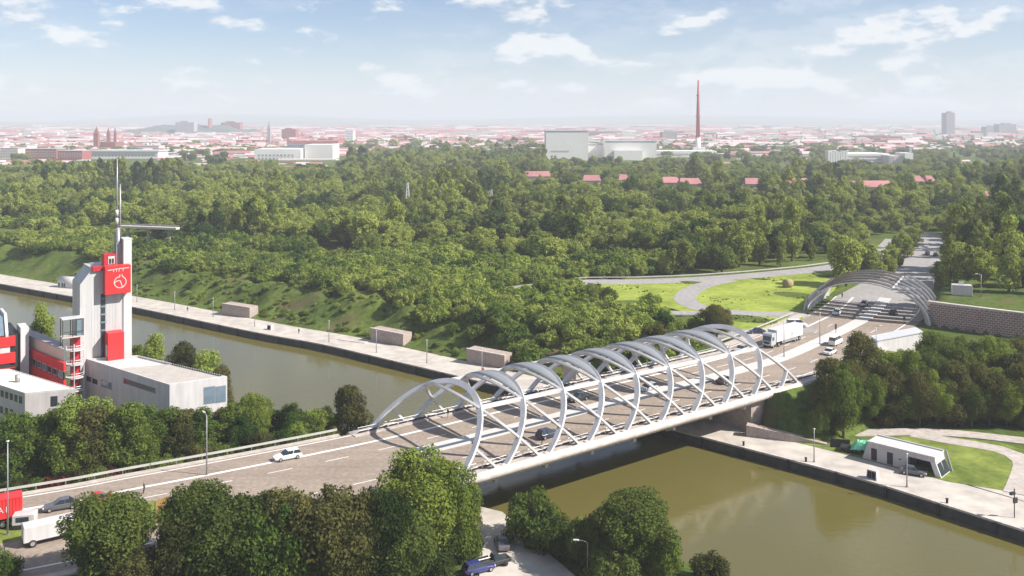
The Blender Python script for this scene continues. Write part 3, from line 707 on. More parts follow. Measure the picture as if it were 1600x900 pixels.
# balcony and outside stair on the left
bq = lambda w0, w1, d0, d1, z0, z1: MB().prism([tuple(tw(w, d))[:2] for w, d in ((w0, d0), (w1, d0), (w1, d1), (w0, d1))], z0, z1)
TP(bq(-3.9, .3, -2.6, -.05, 13.4, 13.6), 'balcony_roof', 'light_metal'); TP(bq(-3.9, .3, -2.6, -.05, 9.5, 9.75), 'balcony_floor', 'concrete')
bg_ = TP(bq(-1.0, .1, -2.3, -.3, 9.76, 13.39), 'glass_bay', 'blue_glass')
for w_ in (-3.8, -1.9, .2):
    for d_ in (-2.5, -.2): TP(bq(w_ - .07, w_ + .07, d_ - .07, d_ + .07, 3.5 if w_ < -1 else 9.5, 13.39), 'balcony_post', 'dark')
TP(bq(-3.9, .3, -2.62, -2.55, 10.7, 10.8), 'balcony_rail', 'dark')
sc = tw(-1.2, -1.2)
for i_, z_ in enumerate((-4.5, -1.9, .8, 3.6, 6.6)):
    arc = [(sc.x + 1.75 * math.cos(R(a)), sc.y + 1.75 * math.sin(R(a))) for a in range(150, 421, 30)]
    TP(MB().prism(arc, z_, z_ + .2), 'stair_landing', 'light_metal')
    TP(MB().tube([(x, y, z_ + 1.1) for x, y in arc], .05, 5), 'stair_rail', 'light_metal')
    TP(MB().tube([(x, y, z_ + .65) for x, y in arc], .04, 5), 'stair_rail', 'light_metal')
for a in (200, 290, 380): TP(MB().tube([(sc.x + 1.7 * math.cos(R(a)), sc.y + 1.7 * math.sin(R(a)), QZ), (sc.x + 1.7 * math.cos(R(a)), sc.y + 1.7 * math.sin(R(a)), 8.2)], .09, 6), 'stair_post', 'light_metal')
TP(bq(-1.9, -.1, -.9, -.02, QZ, 9.4), 'stair_wall', 'dark_red')

# --- white building in front of the tower
zr = 4.07
wF, wR, wB, wL = P(265, 601, zr), P(355, 588, zr), P(215, 555, zr), P(133, 560, zr)
for v_ in (wF, wR, wB, wL): v_.z = 0
wbld = thing('white_hall', 'white rendered hall with gravel roof below the tower', 'building', Vector((wF.x, wF.y, QZ)))
part_at(wbld, MB().prism([(p.x, p.y) for p in (wF, wR, wB, wL)], QZ, zr - .55), 'wall', 'panel_white')
def inset(poly, f):
    c = sum(poly, Vector()) / len(poly); return [c + (p - c) * f for p in poly]
quad = [wF, wR, wB, wL]; inn = inset(quad, .95)
for i in range(4):
    a, b, c, d = quad[i], quad[(i + 1) % 4], inn[(i + 1) % 4], inn[i]
    part_at(wbld, MB().prism([(p.x, p.y) for p in (a, b, c, d)], zr - .548, zr), 'parapet', 'panel_white')
part_at(wbld, MB().prism([(p.x, p.y) for p in (inn[0].lerp(inn[1], .02), inn[1].lerp(inn[0], .02), inn[1].lerp(inn[2], .62), inn[0].lerp(inn[3], .62))], zr - .548, zr - .25), 'gravel_bed', 'gravel')
g0, g1 = inn[0].lerp(inn[3], .62), inn[1].lerp(inn[2], .62)
part_at(wbld, MB().prism([(p.x, p.y) for p in (inn[0].lerp(inn[3], .66), inn[1].lerp(inn[2], .66), inn[2], inn[3])], zr - .548, zr - .4), 'white_terrace', 'panel_white')
for i in range(22):
    p = inn[1].lerp(inn[2], .03 + .026 * i); part_at(wbld, MB().box(p.x - .1, p.x + .1, p.y - .1, p.y + .1, zr - .24, zr + .12), 'roof_vent', 'dark')
px_panel(wbld, wL, wF, 133.5, 587, 143, 597, 'window', 'glass', frame=.15); px_panel(wbld, wL, wF, 144, 591, 153, 601, 'window', 'glass', frame=.15)
px_panel(wbld, wL, wF, 158, 595, 175, 607, 'window', 'blue_glass', frame=.1, fm='panel_warm')
px_panel(wbld, wL, wF, 193, 598, 243, 607, 'window', 'glass', frame=.12, fm='grey_metal')
px_panel(wbld, wF, wR, 318, 604, 336, 631, 'window', 'blue_glass', frame=.1, fm='grey_metal'); px_panel(wbld, wF, wR, 336.4, 603, 353, 629, 'window', 'blue_glass', frame=.1, fm='grey_metal')
# --- low white block, far left
zl = 3.5
lF, lR, lL = P(39, 614, zl), P(118, 607, zl), P(-60, 582, zl); lB = lR + (lL - lF)
low = thing('low_office', 'low white office block with cream roof at the left edge', 'building', Vector((lF.x, lF.y, QZ)))
part_at(low, MB().prism([(p.x, p.y) for p in (lF, lR, lB, lL)], QZ, zl - .3), 'wall', 'panel_warm')
qd = [lF, lR, lB, lL]; inn = inset(qd, .95)
for v_ in qd + inn: v_.z = 0
for i in range(4): part_at(low, MB().prism([(p.x, p.y) for p in (qd[i], qd[(i + 1) % 4], inn[(i + 1) % 4], inn[i])], zl - .298, zl), 'parapet', 'panel_white')
part_at(low, MB().prism([(p.x, p.y) for p in inn], zl - .298, zl - .12), 'roof', 'cream')
for i in range(5): px_panel(low, lL, lF, 1 + i * 7.2, 610 + i * 2.3, 5.6 + i * 7.2, 620 + i * 2.5, 'window', 'glass', frame=.12, fm='dark')
for i in range(3): px_panel(low, lL, lF, 0 + i * 8, 635 + i * 2.3, 4.4 + i * 8, 645 + i * 2.5, 'window', 'glass', frame=.12, fm='dark')
px_panel(low, lF, lR, 79, 619, 90, 635, 'window', 'glass', frame=.12, fm='dark')
rv = lF.lerp(lB, .45); part_at(low, smooth(MB().tube([(rv.x, rv.y, zl - .12), (rv.x, rv.y, zl + 1.3)], .5, 8)), 'roof_vent', 'grey_metal')
# --- red banded wing between tower and left house
rA, rB_ = PY(40, 203, 0), PY(101, 189, 0); rback = Vector((-.5, .87, 0)) * 9
redw = thing('red_wing', 'dark red banded office wing between the tower and the left house', 'building', Vector((rA.x, rA.y, QZ)))
part_at(redw, MB().prism([(p.x, p.y) for p in (rA, rB_, rB_ + rback, rA + rback)], QZ, 4.7), 'wall', 'dark')
for z0, z1, m_ in ((3.4, 5.2, 'red'), (-1.7, 1.7, 'red'), (-6, -3.6, 'dark_red')): panel_on(redw, rA, rB_, 0, 1, z0, z1, 'red_band', m_, proud=.18, depth=.3)
for i in range(7): panel_on(redw, rA, rB_, .04 + i * .135, .145 + i * .135, 1.8, 3.3, 'window', 'glass' if i % 3 else 'blue_glass', frame=.12, fm='light_metal')
for i in range(7): panel_on(redw, rA, rB_, .04 + i * .135, .145 + i * .135, -3.5, -1.8, 'window', 'glass', frame=.12, fm='dark')
part_at(redw, MB().prism([(p.x, p.y) for p in (rA + rback * .2, rB_ + rback * .2, rB_ + rback, rA + rback)], 4.702, 7.4), 'roof_storey', 'peach')
part_at(redw, MB().prism([(p.x, p.y) for p in (rA + rback * .17, rB_ + rback * .17, rB_ + rback * 1.03, rA + rback * 1.03)], 7.402, 7.65), 'roof_edge', 'far_grey')
# --- left house with red bands
hC = PY(45, 200, 0); hA = hC - E1 * 26
lh = thing('red_white_house', 'white house with bright red bands and glazed roof at left edge', 'building', Vector((hC.x, hC.y, QZ)))
def hbox(w0, w1, d0, d1, z0, z1): return MB().prism([tuple(hC + E1 * w + E2 * d)[:2] for w, d in ((w0, d0), (w1, d0), (w1, d1), (w0, d1))], z0, z1)
part_at(lh, hbox(-26, -1.7, .3, 14, QZ, 8.9), 'wall', 'dark')
part_at(lh, hbox(-1.65, 0, -.3, 5, QZ, 10.2), 'corner_column', 'panel_white', .05)
for z0, z1 in ((6.5, 8.7), (2.9, 5.1), (-1.3, 1.9)): part_at(lh, hbox(-26, -2.6, -.2, .28, z0, z1), 'red_band', 'red')
for z0, z1 in ((5.15, 6.45), (1.95, 2.85)): part_at(lh, hbox(-26, -3.6, .05, .28, z0, z1), 'window_band', 'panel_white' if z0 > 4 else 'glass')
part_at(lh, hbox(-26, -2.6, -.05, .28, QZ, -1.35), 'window_band', 'blue_glass')
for w_ in (-4.2, -9, -14, -19):          # sloping white roof frames with glass between
    sl = [(w_, -.2, 8.9), (w_, 2.2, 12.9), (w_, 9, 12.9), (w_, 11, 8.9)]
    path = [hC + E1 * a + E2 * b + Vector((0, 0, c)) for a, b, c in sl]
    part_at(lh, MB().sweep(path, [Vector((0, 0, 1))] * 4, .7, .55), 'roof_frame', 'panel_white')
gl = [hC + E1 * a + E2 * b + Vector((0, 0, c)) for a, b, c in ((-4.5, .1, 8.9), (-4.5, 2.3, 12.6), (-24, 2.3, 12.6), (-24, .1, 8.9), (-4.5, 9, 12.6), (-24, 9, 12.6))]
part_at(lh, MB().add(gl, [(0, 3, 2, 1), (1, 2, 5, 4)]), 'roof_glazing', 'blue_glass')

# ================================================================== KIOSK AND FURNITURE ON THE RIGHT PLAZA
kA, kB = P(1347, 716, QZ), P(1471, 748, QZ); kA.z = kB.z = 0
kt = (kB - kA).normalized(); kn = Vector((-kt.y, kt.x, 0)); KL = (kB - kA).length; KD = 4.6
kio = thing('quay_pavilion', 'white slanted boat pavilion with dark openings on the quay plaza', 'pavilion', Vector((kA.x, kA.y, QZ)))
KP = lambda a, d, z: kA + kt * a + kn * d + Vector((0, 0, QZ + z))
def kmesh(prof, d0, d1):                 # prof in (a,z), extruded in depth
    n = len(prof); vs = [KP(a, d0, z) for a, z in prof] + [KP(a, d1, z) for a, z in prof]
    return MB().add(vs, [tuple(range(n)), tuple(range(2 * n - 1, n - 1, -1))] + [(i, n + i, n + (i + 1) % n, (i + 1) % n) for i in range(n)])
sl = 1.15
part_at(kio, kmesh([(0, 0), (8.2, 0), (8.2, 2.5), (8.2, 3.3), (sl, 3.3)], 0, KD), 'wall', 'panel_warm')
part_at(kio, kmesh([(8.204, 2.45), (KL - sl * .85, 2.45), (KL - sl, 3.3), (8.204, 3.3)], 0, KD), 'lintel', 'panel_warm')
part_at(kio, kmesh([(KL - 1.0, 0), (KL, 0), (KL - sl * .85, 2.446), (KL - sl * .85 - .9, 2.446)], 0, KD - .3), 'end_wall', 'panel_white')
part_at(kio, kmesh([(8.2, 0), (KL - .9, 0), (KL - 1.8, 2.44), (8.2, 2.44)], KD - .3, KD), 'back_wall', 'dark')
part_at(kio, kmesh([(sl - .05, 3.302), (KL - sl + .1, 3.302), (KL - sl + .1, 3.5), (sl - .05, 3.5)], -.12, KD + .3), 'roof', 'panel_white')
part_at(kio, kmesh([(sl, 3.502), (KL - sl, 3.502), (KL - sl, 3.66), (sl, 3.66)], KD - .7, KD - .4), 'roof_gutter', 'grey_metal')
for a0 in (1.7, 4.6): part_at(kio, kmesh([(a0, .15), (a0 + 1.05, .15), (a0 + 1.05, 2.35), (a0, 2.35)], -.035, .05), 'door', 'dark')
part_at(kio, kmesh([(6.7, 1.5), (7.2, 1.5), (7.2, 1.68), (6.7, 1.68)], -.035, .05), 'name_plate', 'dark')
part_at(kio, kmesh([(8.25, 0), (8.9, 0), (8.9, 2.42), (8.25, 2.42)], 1.2, 1.3), 'inner_door', 'dark'); part_at(kio, kmesh([(9.0, .8), (9.7, .8), (9.7, 2.1), (9.0, 2.1)], KD - .34, KD - .31), 'notice', 'panel_white')
for d0 in (.35, 2.4):
    vs = [KP(KL + .03 - .0 * 1, d0, .25), KP(KL + .03, d0 + 1.8, .25), KP(KL - sl * .85 + .12, d0 + 1.8, 2.2), KP(KL - sl * .85 + .12, d0, 2.2)]
    vs = vs + [v - kt * .12 for v in vs]
    part_at(kio, MB().add(vs, [(0, 1, 2, 3), (7, 6, 5, 4), (0, 4, 5, 1), (1, 5, 6, 2), (2, 6, 7, 3), (3, 7, 4, 0)]), 'window', 'glass')
part_at(kio, kmesh([(KL - .05, 0), (KL + .35, 0), (KL - .75, 3.6), (KL - 1.15, 3.6)], KD + .02, KD + .3), 'slanted_fin', 'grey_metal')
def bin_box(px, py, z, s, label, rz):
    p = P(px, py, z); t = thing('bin_enclosure', label, 'bin', p, rz)
    mb = MB(); w, d, h = .95 * s, .7 * s, 1.6 * s
    vs = [(-w, -d, 0), (w, -d, 0), (w, d, 0), (-w, d, 0), (-w * .82, -d * .8, h), (w * .82, -d * .8, h), (w * .82, d * .8, h), (-w * .82, d * .8, h)]
    mb.add(vs, [(0, 3, 2, 1), (4, 5, 6, 7), (0, 1, 5, 4), (1, 2, 6, 5), (2, 3, 7, 6), (3, 0, 4, 7)]); mb.build('housing', 'panel_warm', t)
    for sx in (-1, 1):
        a = MB(); x0, x1 = (-.74 * w, -.03 * w) if sx < 0 else (.03 * w, .74 * w)
        a.add([(x0, -d * .985 - .03, .2 * s), (x1, -d * .985 - .03, .2 * s), (x1, -d * .84 - .03, 1.4 * s), (x0, -d * .84 - .03, 1.4 * s), (x0, -d * .9, .2 * s), (x1, -d * .9, .2 * s), (x1, -d * .78, 1.4 * s), (x0, -d * .78, 1.4 * s)],
              [(0, 1, 2, 3), (7, 6, 5, 4), (0, 4, 5, 1), (1, 5, 6, 2), (2, 6, 7, 3), (3, 7, 4, 0)]); a.build('flap', 'dark', t)
bin_box(1364, 748, QZ, 1.0, 'slanted white bin enclosure with dark flaps near the pavilion', math.atan2(kt.y, kt.x))
bin_box(422.5, 515, QZ, .9, 'grey bin enclosure on the far quay opposite the tower', -.55)
# dark open trailer with green tarpaulin, and fence
trl = thing('tarp_trailer', 'dark trailer under a crumpled green tarpaulin beside the pavilion', 'trailer', P(1342, 708, QZ), -.5)
mb = MB().box(-3.2, 3.0, -1.1, 1.1, .55, 1.0); mb.build('bed', 'dark', trl)
for x in (-1.6, -.5, 1.8):
    for y in (-1.05, .8): smooth(MB().tube([(x, y, .42), (x, y + .26, .42)], .42, 12)).build('wheel', 'tyre', trl)
gv_, n_, k_ = [], 16, 9
for i in range(n_):
    for j in range(k_):
        u, v = i / (n_ - 1), j / (k_ - 1); x = -1.4 + 4.4 * u; y = -1.25 + 2.5 * v
        e = min(1, 3.2 * min(u, 1 - u) + .12) * min(1, 3 * min(v, 1 - v) + .1); z = .85 + 1.75 * e + .22 * math.sin(7 * u + 3 * v) * e + rnd.uniform(-.14, .14)
        gv_.append((x + rnd.uniform(-.08, .08), y, z))
MB().add(gv_, [(i * k_ + j, (i + 1) * k_ + j, (i + 1) * k_ + j + 1, i * k_ + j + 1) for i in range(n_ - 1) for j in range(k_ - 1)]).build('tarpaulin', 'tarp_green', trl)
fp0, fp1 = P(1298, 699, QZ), P(1327, 701, QZ); fn = thing('slat_fence', 'dark slatted fence left of the green tarpaulin trailer', 'fence', fp0)
for i in range(14):
    p = fp0.lerp(fp1, i / 13); part_at(fn, MB().box(p.x - .12, p.x + .12, p.y - .04, p.y + .04, QZ, QZ + 1.7), 'slat', 'dark')
for z in (.4, 1.5): part_at(fn, MB().sweep([fp0 + Vector((0, .07, z)), fp1 + Vector((0, .07, z))], [Vector((0, 0, 1))] * 2, .1, .05), 'rail', 'grey_metal')

# white kiosk across the canal, and concrete bank blocks
ka = P(90, 449, QZ); kk = thing('quay_kiosk', 'small white kiosk with arched roof on the far quay left of the tower', 'kiosk', ka, -.35)
MB().prism([(0, 0), (8.6, 0), (8.6, 3.4), (0, 3.4)], 0, 2.7).build('wall', 'panel_white', kk)
smooth(MB().tube([(-.2, 1.7, 2.2), (8.8, 1.7, 2.2)], 1.85, 12)).build('roof', 'panel_white', kk)
for x0 in (.3, 1.9, 2.9): MB().box(x0, x0 + .8, -.04, .05, .2, 2.3).build('door', 'glass', kk)
for x0, y0, x1, y1, lab in ((347, 492, 390, 497, 'brown concrete block set in the bank behind the tower'), (579, 533, 630, 541, 'middle brown concrete block on the grassy bank above the quay'), (729, 567, 788, 576, 'brown concrete block on the bank nearest the bridge')):
    a, b = P(x0, y0, QZ), P(x1, y1, QZ); t = (b - a).normalized(); n = Vector((-t.y, t.x, 0)); t_ = thing('bank_block', lab, 'concrete block', a, group='concrete blocks on the far bank')
    part_at(t_, MB().prism([(p.x, p.y) for p in (a, b, b + n * 4, a + n * 4)], QZ - .5, [QZ + 3.6, QZ + 3.2, QZ + 3.2, QZ + 3.6]), 'body', 'brown_concrete'); part_at(t_, MB().prism([(p.x, p.y) for p in (a - t * .1 - n * .1, b + t * .1 - n * .1, b + t * .1 + n * .5, a - t * .1 + n * .5)], [QZ + 3.602, QZ + 3.202, QZ + 3.202, QZ + 3.602], [QZ + 3.8, QZ + 3.4, QZ + 3.4, QZ + 3.8]), 'coping', 'concrete')
bpl = thing('bank_block', 'brown concrete block seen through the bridge arches on the bank', 'concrete block', P(893, 590, QZ + 2))
a, b = P(880, 600, QZ), P(900, 606, QZ); t = (b - a).normalized(); n = Vector((-t.y, t.x, 0))
part_at(bpl, MB().prism([(p.x, p.y) for p in (a, b, b + n * 5, a + n * 5)], QZ - .5, QZ + 5), 'body', 'brown_concrete')
st_ = thing('bank_steps', 'pale concrete steps climbing the grassy bank opposite the white hall', 'steps', P(530, 530, QZ))
s0 = P(530, 530, QZ); dirs = (P(572, 505, -2) - s0); 
for i in range(14):
    f0, f1 = i / 14, (i + 1) / 14; p0, p1 = s0 + dirs * f0, s0 + dirs * f1; p0.z = p1.z = 0; t = (p1 - p0).normalized(); n = Vector((-t.y, t.x, 0)) * .9; zz = gz((p0.x + p1.x) / 2, (p0.y + p1.y) / 2) + .25
    part_at(st_, MB().prism([tuple(p0 - n)[:2], tuple(p1 - n)[:2], tuple(p1 + n)[:2], tuple(p0 + n)[:2]], zz - .8, zz), 'step', 'concrete')
hb = P(1231, 449); hay = thing('straw_bale', 'round straw bale lying alone on the bright meadow', 'straw bale', (hb.x, hb.y, 0), .5)
smooth(MB().tube([(-1.2, 0, 1.3), (-1.15, 0, 1.3), (1.15, 0, 1.3), (1.2, 0, 1.3)], [1.3, 1.42, 1.42, 1.3], 20)).build('bale', 'hay', hay)

# ================================================================== TREES
rs = np.random.RandomState(11)
def leaf_cloud(centres, radii, per, leaf, rs, up=.25, squash=1.0):
    P_, N_ = [], []
    C = np.array(centres); Rr = np.array(radii)
    for c, r in zip(C, Rr):
        n = int(per * r * r) + 6
        d = rs.normal(size=(n, 3)); d[:, 2] += up; d /= np.linalg.norm(d, axis=1)[:, None]
        q = c + d * (r * (0.42 + .78 * rs.rand(n) ** .7))[:, None] * np.array([1, 1, squash])
        P_.append(q); N_.append(d)
    Q = np.concatenate(P_); D = np.concatenate(N_)
    dist = np.linalg.norm(Q[:, None, :] - C[None], axis=2) / Rr[None]     # drop leaves buried deep inside
    keep = dist.min(1) > .40
    Q, D = Q[keep], D[keep]; n = len(Q)
    D = D + rs.normal(scale=.55, size=D.shape); D /= np.linalg.norm(D, axis=1)[:, None]
    t = np.cross(D, rs.normal(size=D.shape)); t /= np.linalg.norm(t, axis=1)[:, None]; b = np.cross(D, t)
    s = leaf * (.45 + 1.15 * rs.rand(n) ** 1.4)[:, None]
    v = np.stack([Q + t * s, Q + b * s * .62 + D * s * .12, Q - t * s, Q - b * s * .62 + D * s * .12], 1).reshape(-1, 3)
    f = np.arange(4 * n).reshape(-1, 4)
    return v, f
def crown_mesh(name, kind, Rr, Ht, base, nl, per, leaf, m, seed):
    rs = np.random.RandomState(seed); cs, rr = [], []
    hc = Ht - base; mid = base + hc * .5
    bd = rs.normal(size=(6, 3)); bd /= np.linalg.norm(bd, axis=1)[:, None]; ba = rs.uniform(-.3, .34, 6)
    def env(d): return 1 + float(np.sum(ba * np.clip(bd @ d, 0, 1) ** 3))
    for i in range(nl):
        if kind == 'broad':
            d = rs.normal(size=3); d /= np.linalg.norm(d); big = i < nl * .3
            q = (rs.rand() ** .5 * .5 if big else .60 + .30 * rs.rand() ** 1.5) * env(d)
            z = d[2] * q; wz = 1.0 if z > -.1 else .78
            c = (d[0] * q * Rr * wz, d[1] * q * Rr * wz, mid + z * hc * .5 * 1.02); r = Rr * (rs.uniform(.30, .44) if big else rs.uniform(.13, .25))
        elif kind == 'tall':
            u = rs.rand(); prof = math.sin(math.pi * (u * .86 + .1)) ** .7; a = rs.rand() * 6.283; q = rs.rand() ** .5 * prof * .8
            c = (math.cos(a) * q * Rr, math.sin(a) * q * Rr, base + u * hc * .92 + .05 * hc); r = Rr * rs.uniform(.16, .36)
        elif kind == 'cone':
            u = rs.rand() ** 1.3; a = rs.rand() * 6.283; q = (1 - u) * rs.rand() ** .5 * .8
            c = (math.cos(a) * q * Rr, math.sin(a) * q * Rr, base + u * hc * .95); r = Rr * (.34 - .18 * u) * rs.uniform(.8, 1.2)
        else:   # bush
            a = rs.rand() * 6.283; q = rs.rand() ** .5 * .75
            c = (math.cos(a) * q * Rr, math.sin(a) * q * Rr, Ht * (.14 + .66 * rs.rand() * (1 - .6 * q * q))); r = Rr * rs.uniform(.15, .34)
        cs.append(c); rr.append(r)
    v, f = leaf_cloud(cs, rr, per, leaf, rs)
    v[:, 2] = np.maximum(v[:, 2], .05)
    me = bpy.data.meshes.new(name); me.from_pydata(v.tolist(), [], f.tolist()); me.materials.append(M[m]); return me
def trunk_mesh(Ht, base, Rr, seed, m='bark'):
    r_ = random.Random(seed); mb = MB(); th = Ht * .62; bend = (r_.uniform(-.4, .4), r_.uniform(-.4, .4)); r0 = .018 * Ht + .08
    mb.tube([(0, 0, -.8), (0, 0, .6), (bend[0] * .4, bend[1] * .4, th * .5), (bend[0], bend[1], th), (bend[0] * 1.3, bend[1] * 1.3, Ht * .86)], [r0 * 1.3, r0, r0 * .8, r0 * .5, r0 * .12], 7)
    for i in range(6):
        a = i * 1.05 + r_.random() * .7; z = th * (.45 + .5 * r_.random()); l = Rr * r_.uniform(.5, .85)
        mb.tube([(bend[0] * z / th, bend[1] * z / th, z), (math.cos(a) * l * .5, math.sin(a) * l * .5, z + l * .35), (math.cos(a) * l, math.sin(a) * l, z + l * .75)], [r0 * .45, r0 * .28, r0 * .06], 5)
    smooth(mb); return mb.mesh('trunk', m)
# prototypes (metre sized): near, mid and far detail
def proto(kind, Rr, Ht, base, nl, per, leaf, m, seed): return (crown_mesh('crown', kind, Rr, Ht, base, nl, per, leaf, m, seed), trunk_mesh(Ht, base, Rr, seed), Rr, Ht)
NEAR = {}
for i, m_ in enumerate(('leaf', 'leaf_dark', 'leaf_olive')): NEAR['broad%d' % i] = proto('broad', 6.5, 15, 1.6, 95, 230, .185, m_, 20 + i)
NEAR['broad3'] = proto('broad', 6.0, 13, 1.0, 85, 230, .185, 'leaf', 31)
NEAR['tall'] = proto('tall', 4.2, 13, .6, 60, 270, .175, 'leaf', 40); NEAR['tall2'] = proto('tall', 3.8, 12, .6, 56, 270, .175, 'leaf_yellow', 41); NEAR['tall3'] = proto('tall', 4.2, 12, .6, 56, 270, .175, 'leaf_olive', 42)
NEAR['cone'] = proto('cone', 2.0, 5.5, .1, 30, 260, .16, 'leaf_yellow', 43)
NEAR['bush'] = proto('bush', 4.0, 5.5, 0, 40, 300, .16, 'leaf', 44); NEAR['bush2'] = proto('bush', 4.0, 5.0, 0, 40, 300, .16, 'leaf_dark', 45); NEAR['bush3'] = proto('bush', 4.0, 5.0, 0, 40, 300, .16, 'leaf_olive', 46)
NEAR['redbush'] = proto('bush', 2.2, 3.4, 0, 20, 260, .17, 'leaf_red', 47)
MID = {}
for i in range(4): MID['broad%d' % i] = proto('broad', 6.2, 13.5, 1.2, 60, 75, .34, 'leaf_forest', 60 + i)
for i in range(2): MID['tall%d' % i] = proto('tall', 4.0, 14, .6, 40, 85, .32, 'leaf_forest', 70 + i)
for i in range(3): MID['bush%d' % i] = proto('bush', 4.4, 5.2, 0, 30, 90, .30, 'leaf_forest', 80 + i)
MID['bushy'] = proto('bush', 4.4, 5.2, 0, 30, 90, .30, 'leaf_yellow', 85)
n_trees = [0]
def plant(pr, x, y, z, h, w=None, label='', name='tree', group=None, cat='tree', rz=None):
    cm, tm, Rr, Ht = pr; t = thing(name, label, cat, (x, y, z), rnd.random() * 6.28 if rz is None else rz, group)
    sw = (w / 2 / Rr) if w else h / Ht
    c = bpy.data.objects.new('crown', cm); c.scale = (sw * rnd.uniform(.93, 1.07), sw * rnd.uniform(.93, 1.07), h / Ht); link(c, t)
    k = bpy.data.objects.new('trunk', tm); k.scale = c.scale; link(k, t); n_trees[0] += 1
    return t
def plant_px(pr, px, py, h, w, label, z=None, **k):
    zz = z if z is not None else -7.4
    for _ in range(6): p = P(px, py, zz); zz = gz(p.x, p.y) if z is None else z
    return plant(pr, p.x, p.y, zz, h, w, label, **k)
# foreground, near side of the road
FG = [('broad0', 664, 884, 15.4, 15.0, 'big round bright green tree in front of the near bridge end'),
      ('broad1', 580, 893, 17.4, 11, 'dark green tree just left of the big round tree'),
      ('broad2', 502, 889, 17.6, 14.5, 'olive brown tall tree left of the big round tree'),
      ('broad3', 425, 905, 16.0, 12, 'green tree standing before the olive brown tree in the foreground row'),
      ('broad1', 352, 893, 15.4, 14.5, 'dark broad tree in the middle of the foreground row'),
      ('broad2', 285, 908, 13.2, 10, 'brownish tree right of the leftmost foreground tree'),
      ('broad1', 172, 903, 12.8, 11.5, 'leftmost dark green tree of the foreground row by the white lorry'),
      ('broad2', 215, 925, 10, 9, 'low olive tree at the bottom edge below the red car'),
      ('broad1', 320, 935, 10.5, 10, 'dark tree at the bottom edge under the ochre panel'),
      ('broad3', 410, 945, 10, 10, 'green tree at the bottom edge left of the low lamp'),
      ('broad2', 500, 942, 9, 9, 'olive tree at the bottom edge right of the low lamp'),
      ('broad1', 575, 945, 8.5, 8.5, 'dark tree at the bottom edge left of the small conical tree'),
      ('broad1', 305, 880, 13.6, 10, 'olive tree between the ochre board and the broad dark tree'),
      ('broad2', 455, 880, 16.6, 12, 'green tree directly below the white estate car'),
      ('broad1', 398, 880, 14.6, 11, 'mid green tree left of the tree below the white car'),
      ('broad1', 620, 900, 13.5, 11, 'dark tree at the lower left flank of the big round tree'),
      ('broad2', 545, 878, 17.2, 11, 'olive tree behind the gap left of the big round tree'),
      ('broad0', 700, 880, 13.0, 9, 'green tree at the right side of the big round tree'),
      ('broad1', 130, 950, 8.5, 9, 'dark tree at the bottom edge near the left corner'),
      ('cone', 612, 905, 5, 3.6, 'small yellowish conical tree at the bottom edge'),
      ('bush', 722, 872, 8.5, 6.2, 'tall green shrub at the right flank of the big round tree'),
      ('bush3', 735, 840, 6, 4.5, 'olive shrub beside the lane under the bridge end'),
      ('bush2', 670, 905, 5, 8, 'dark low shrub at the foot of the big round tree'),
      ('bush', 5, 905, 4, 4.5, 'small green shrub in the bottom left corner'),
      ('bush', 832, 846, 7.8, 9.6, 'rounded bright green bush between lane and canal'),
      ('bush2', 880, 870, 6.0, 8, 'dark bush right of the rounded bright bush by the canal'),
      ('bush2', 925, 888, 7.5, 9, 'dark bush behind the street lamp at the canal edge'),
      ('broad1', 990, 900, 12.4, 12.5, 'large dark green tree at the canal edge, bottom centre'),
      ('bush', 1035, 905, 7.5, 6.5, 'light green shrub at the right foot of the large canal tree'),
      ('bush3', 1108, 912, 3.9, 6.5, 'olive shrub right of the canal tree at the bottom edge'),
      ('bush2', 955, 925, 6, 8, 'dark shrub at the bottom edge below the large canal tree'),
      ('tall2', 905, 850, 4.6, 2.6, 'slim pale sapling between the two dark canal bushes'),
      ('cone', 945, 905, 2.4, 1.8, 'tiny yellow shrub beside the street lamp at the bottom edge')]
for k_, px, py, h, w, lab in FG: plant_px(NEAR[k_], px, py, h, w, lab, group='foreground trees and shrubs')
# belt between the road and the white buildings
ORD = ['first tree', 'second tree', 'third tree', 'fourth tree', 'fifth tree', 'sixth tree', 'seventh tree', 'eighth tree', 'ninth tree', 'tenth tree', 'eleventh tree', 'twelfth tree', 'thirteenth tree', 'fourteenth tree', 'fifteenth tree', 'sixteenth tree', 'seventeenth tree', 'eighteenth tree', 'nineteenth tree', 'twentieth tree'] + ['%dth tree' % q for q in range(21, 60)]
tops = [(12, 668, 'tall3'), (45, 655, 'tall2'), (78, 643, 'tall'), (112, 628, 'tall2'), (150, 628, 'tall2'), (178, 645, 'tall3'), (205, 636, 'tall2'), (232, 640, 'tall2'), (262, 655, 'tall'), (290, 642, 'tall3'), (318, 645, 'tall'), (345, 640, 'tall3'),
        (372, 622, 'broad3'), (402, 618, 'broad0'), (430, 640, 'tall'), (455, 628, 'broad3'), (482, 646, 'tall2'), (505, 640, 'tall'), (545, 606, 'tall3')]
for i, (px, yt, k_) in enumerate(tops):
    Y = max(158, 151 + .0485 * px) + 5 * math.sin(i * 2.1) ** 2 + (4 if px > 520 else 0); x = (px - 800) / F * Y; zg = gz(x, Y); h = max(5, H - (yt - HZ) * Y / F - zg)
    plant(NEAR[k_], x, Y, zg, h, min(9.5, h * .72) if px < 520 else 9.0, 'tall grey green willow at the canal edge left of the bridge' if px > 520 else ORD[i] + ' from the left in the tree belt between road and white buildings', group=None if px > 520 else 'tree belt beside the road')
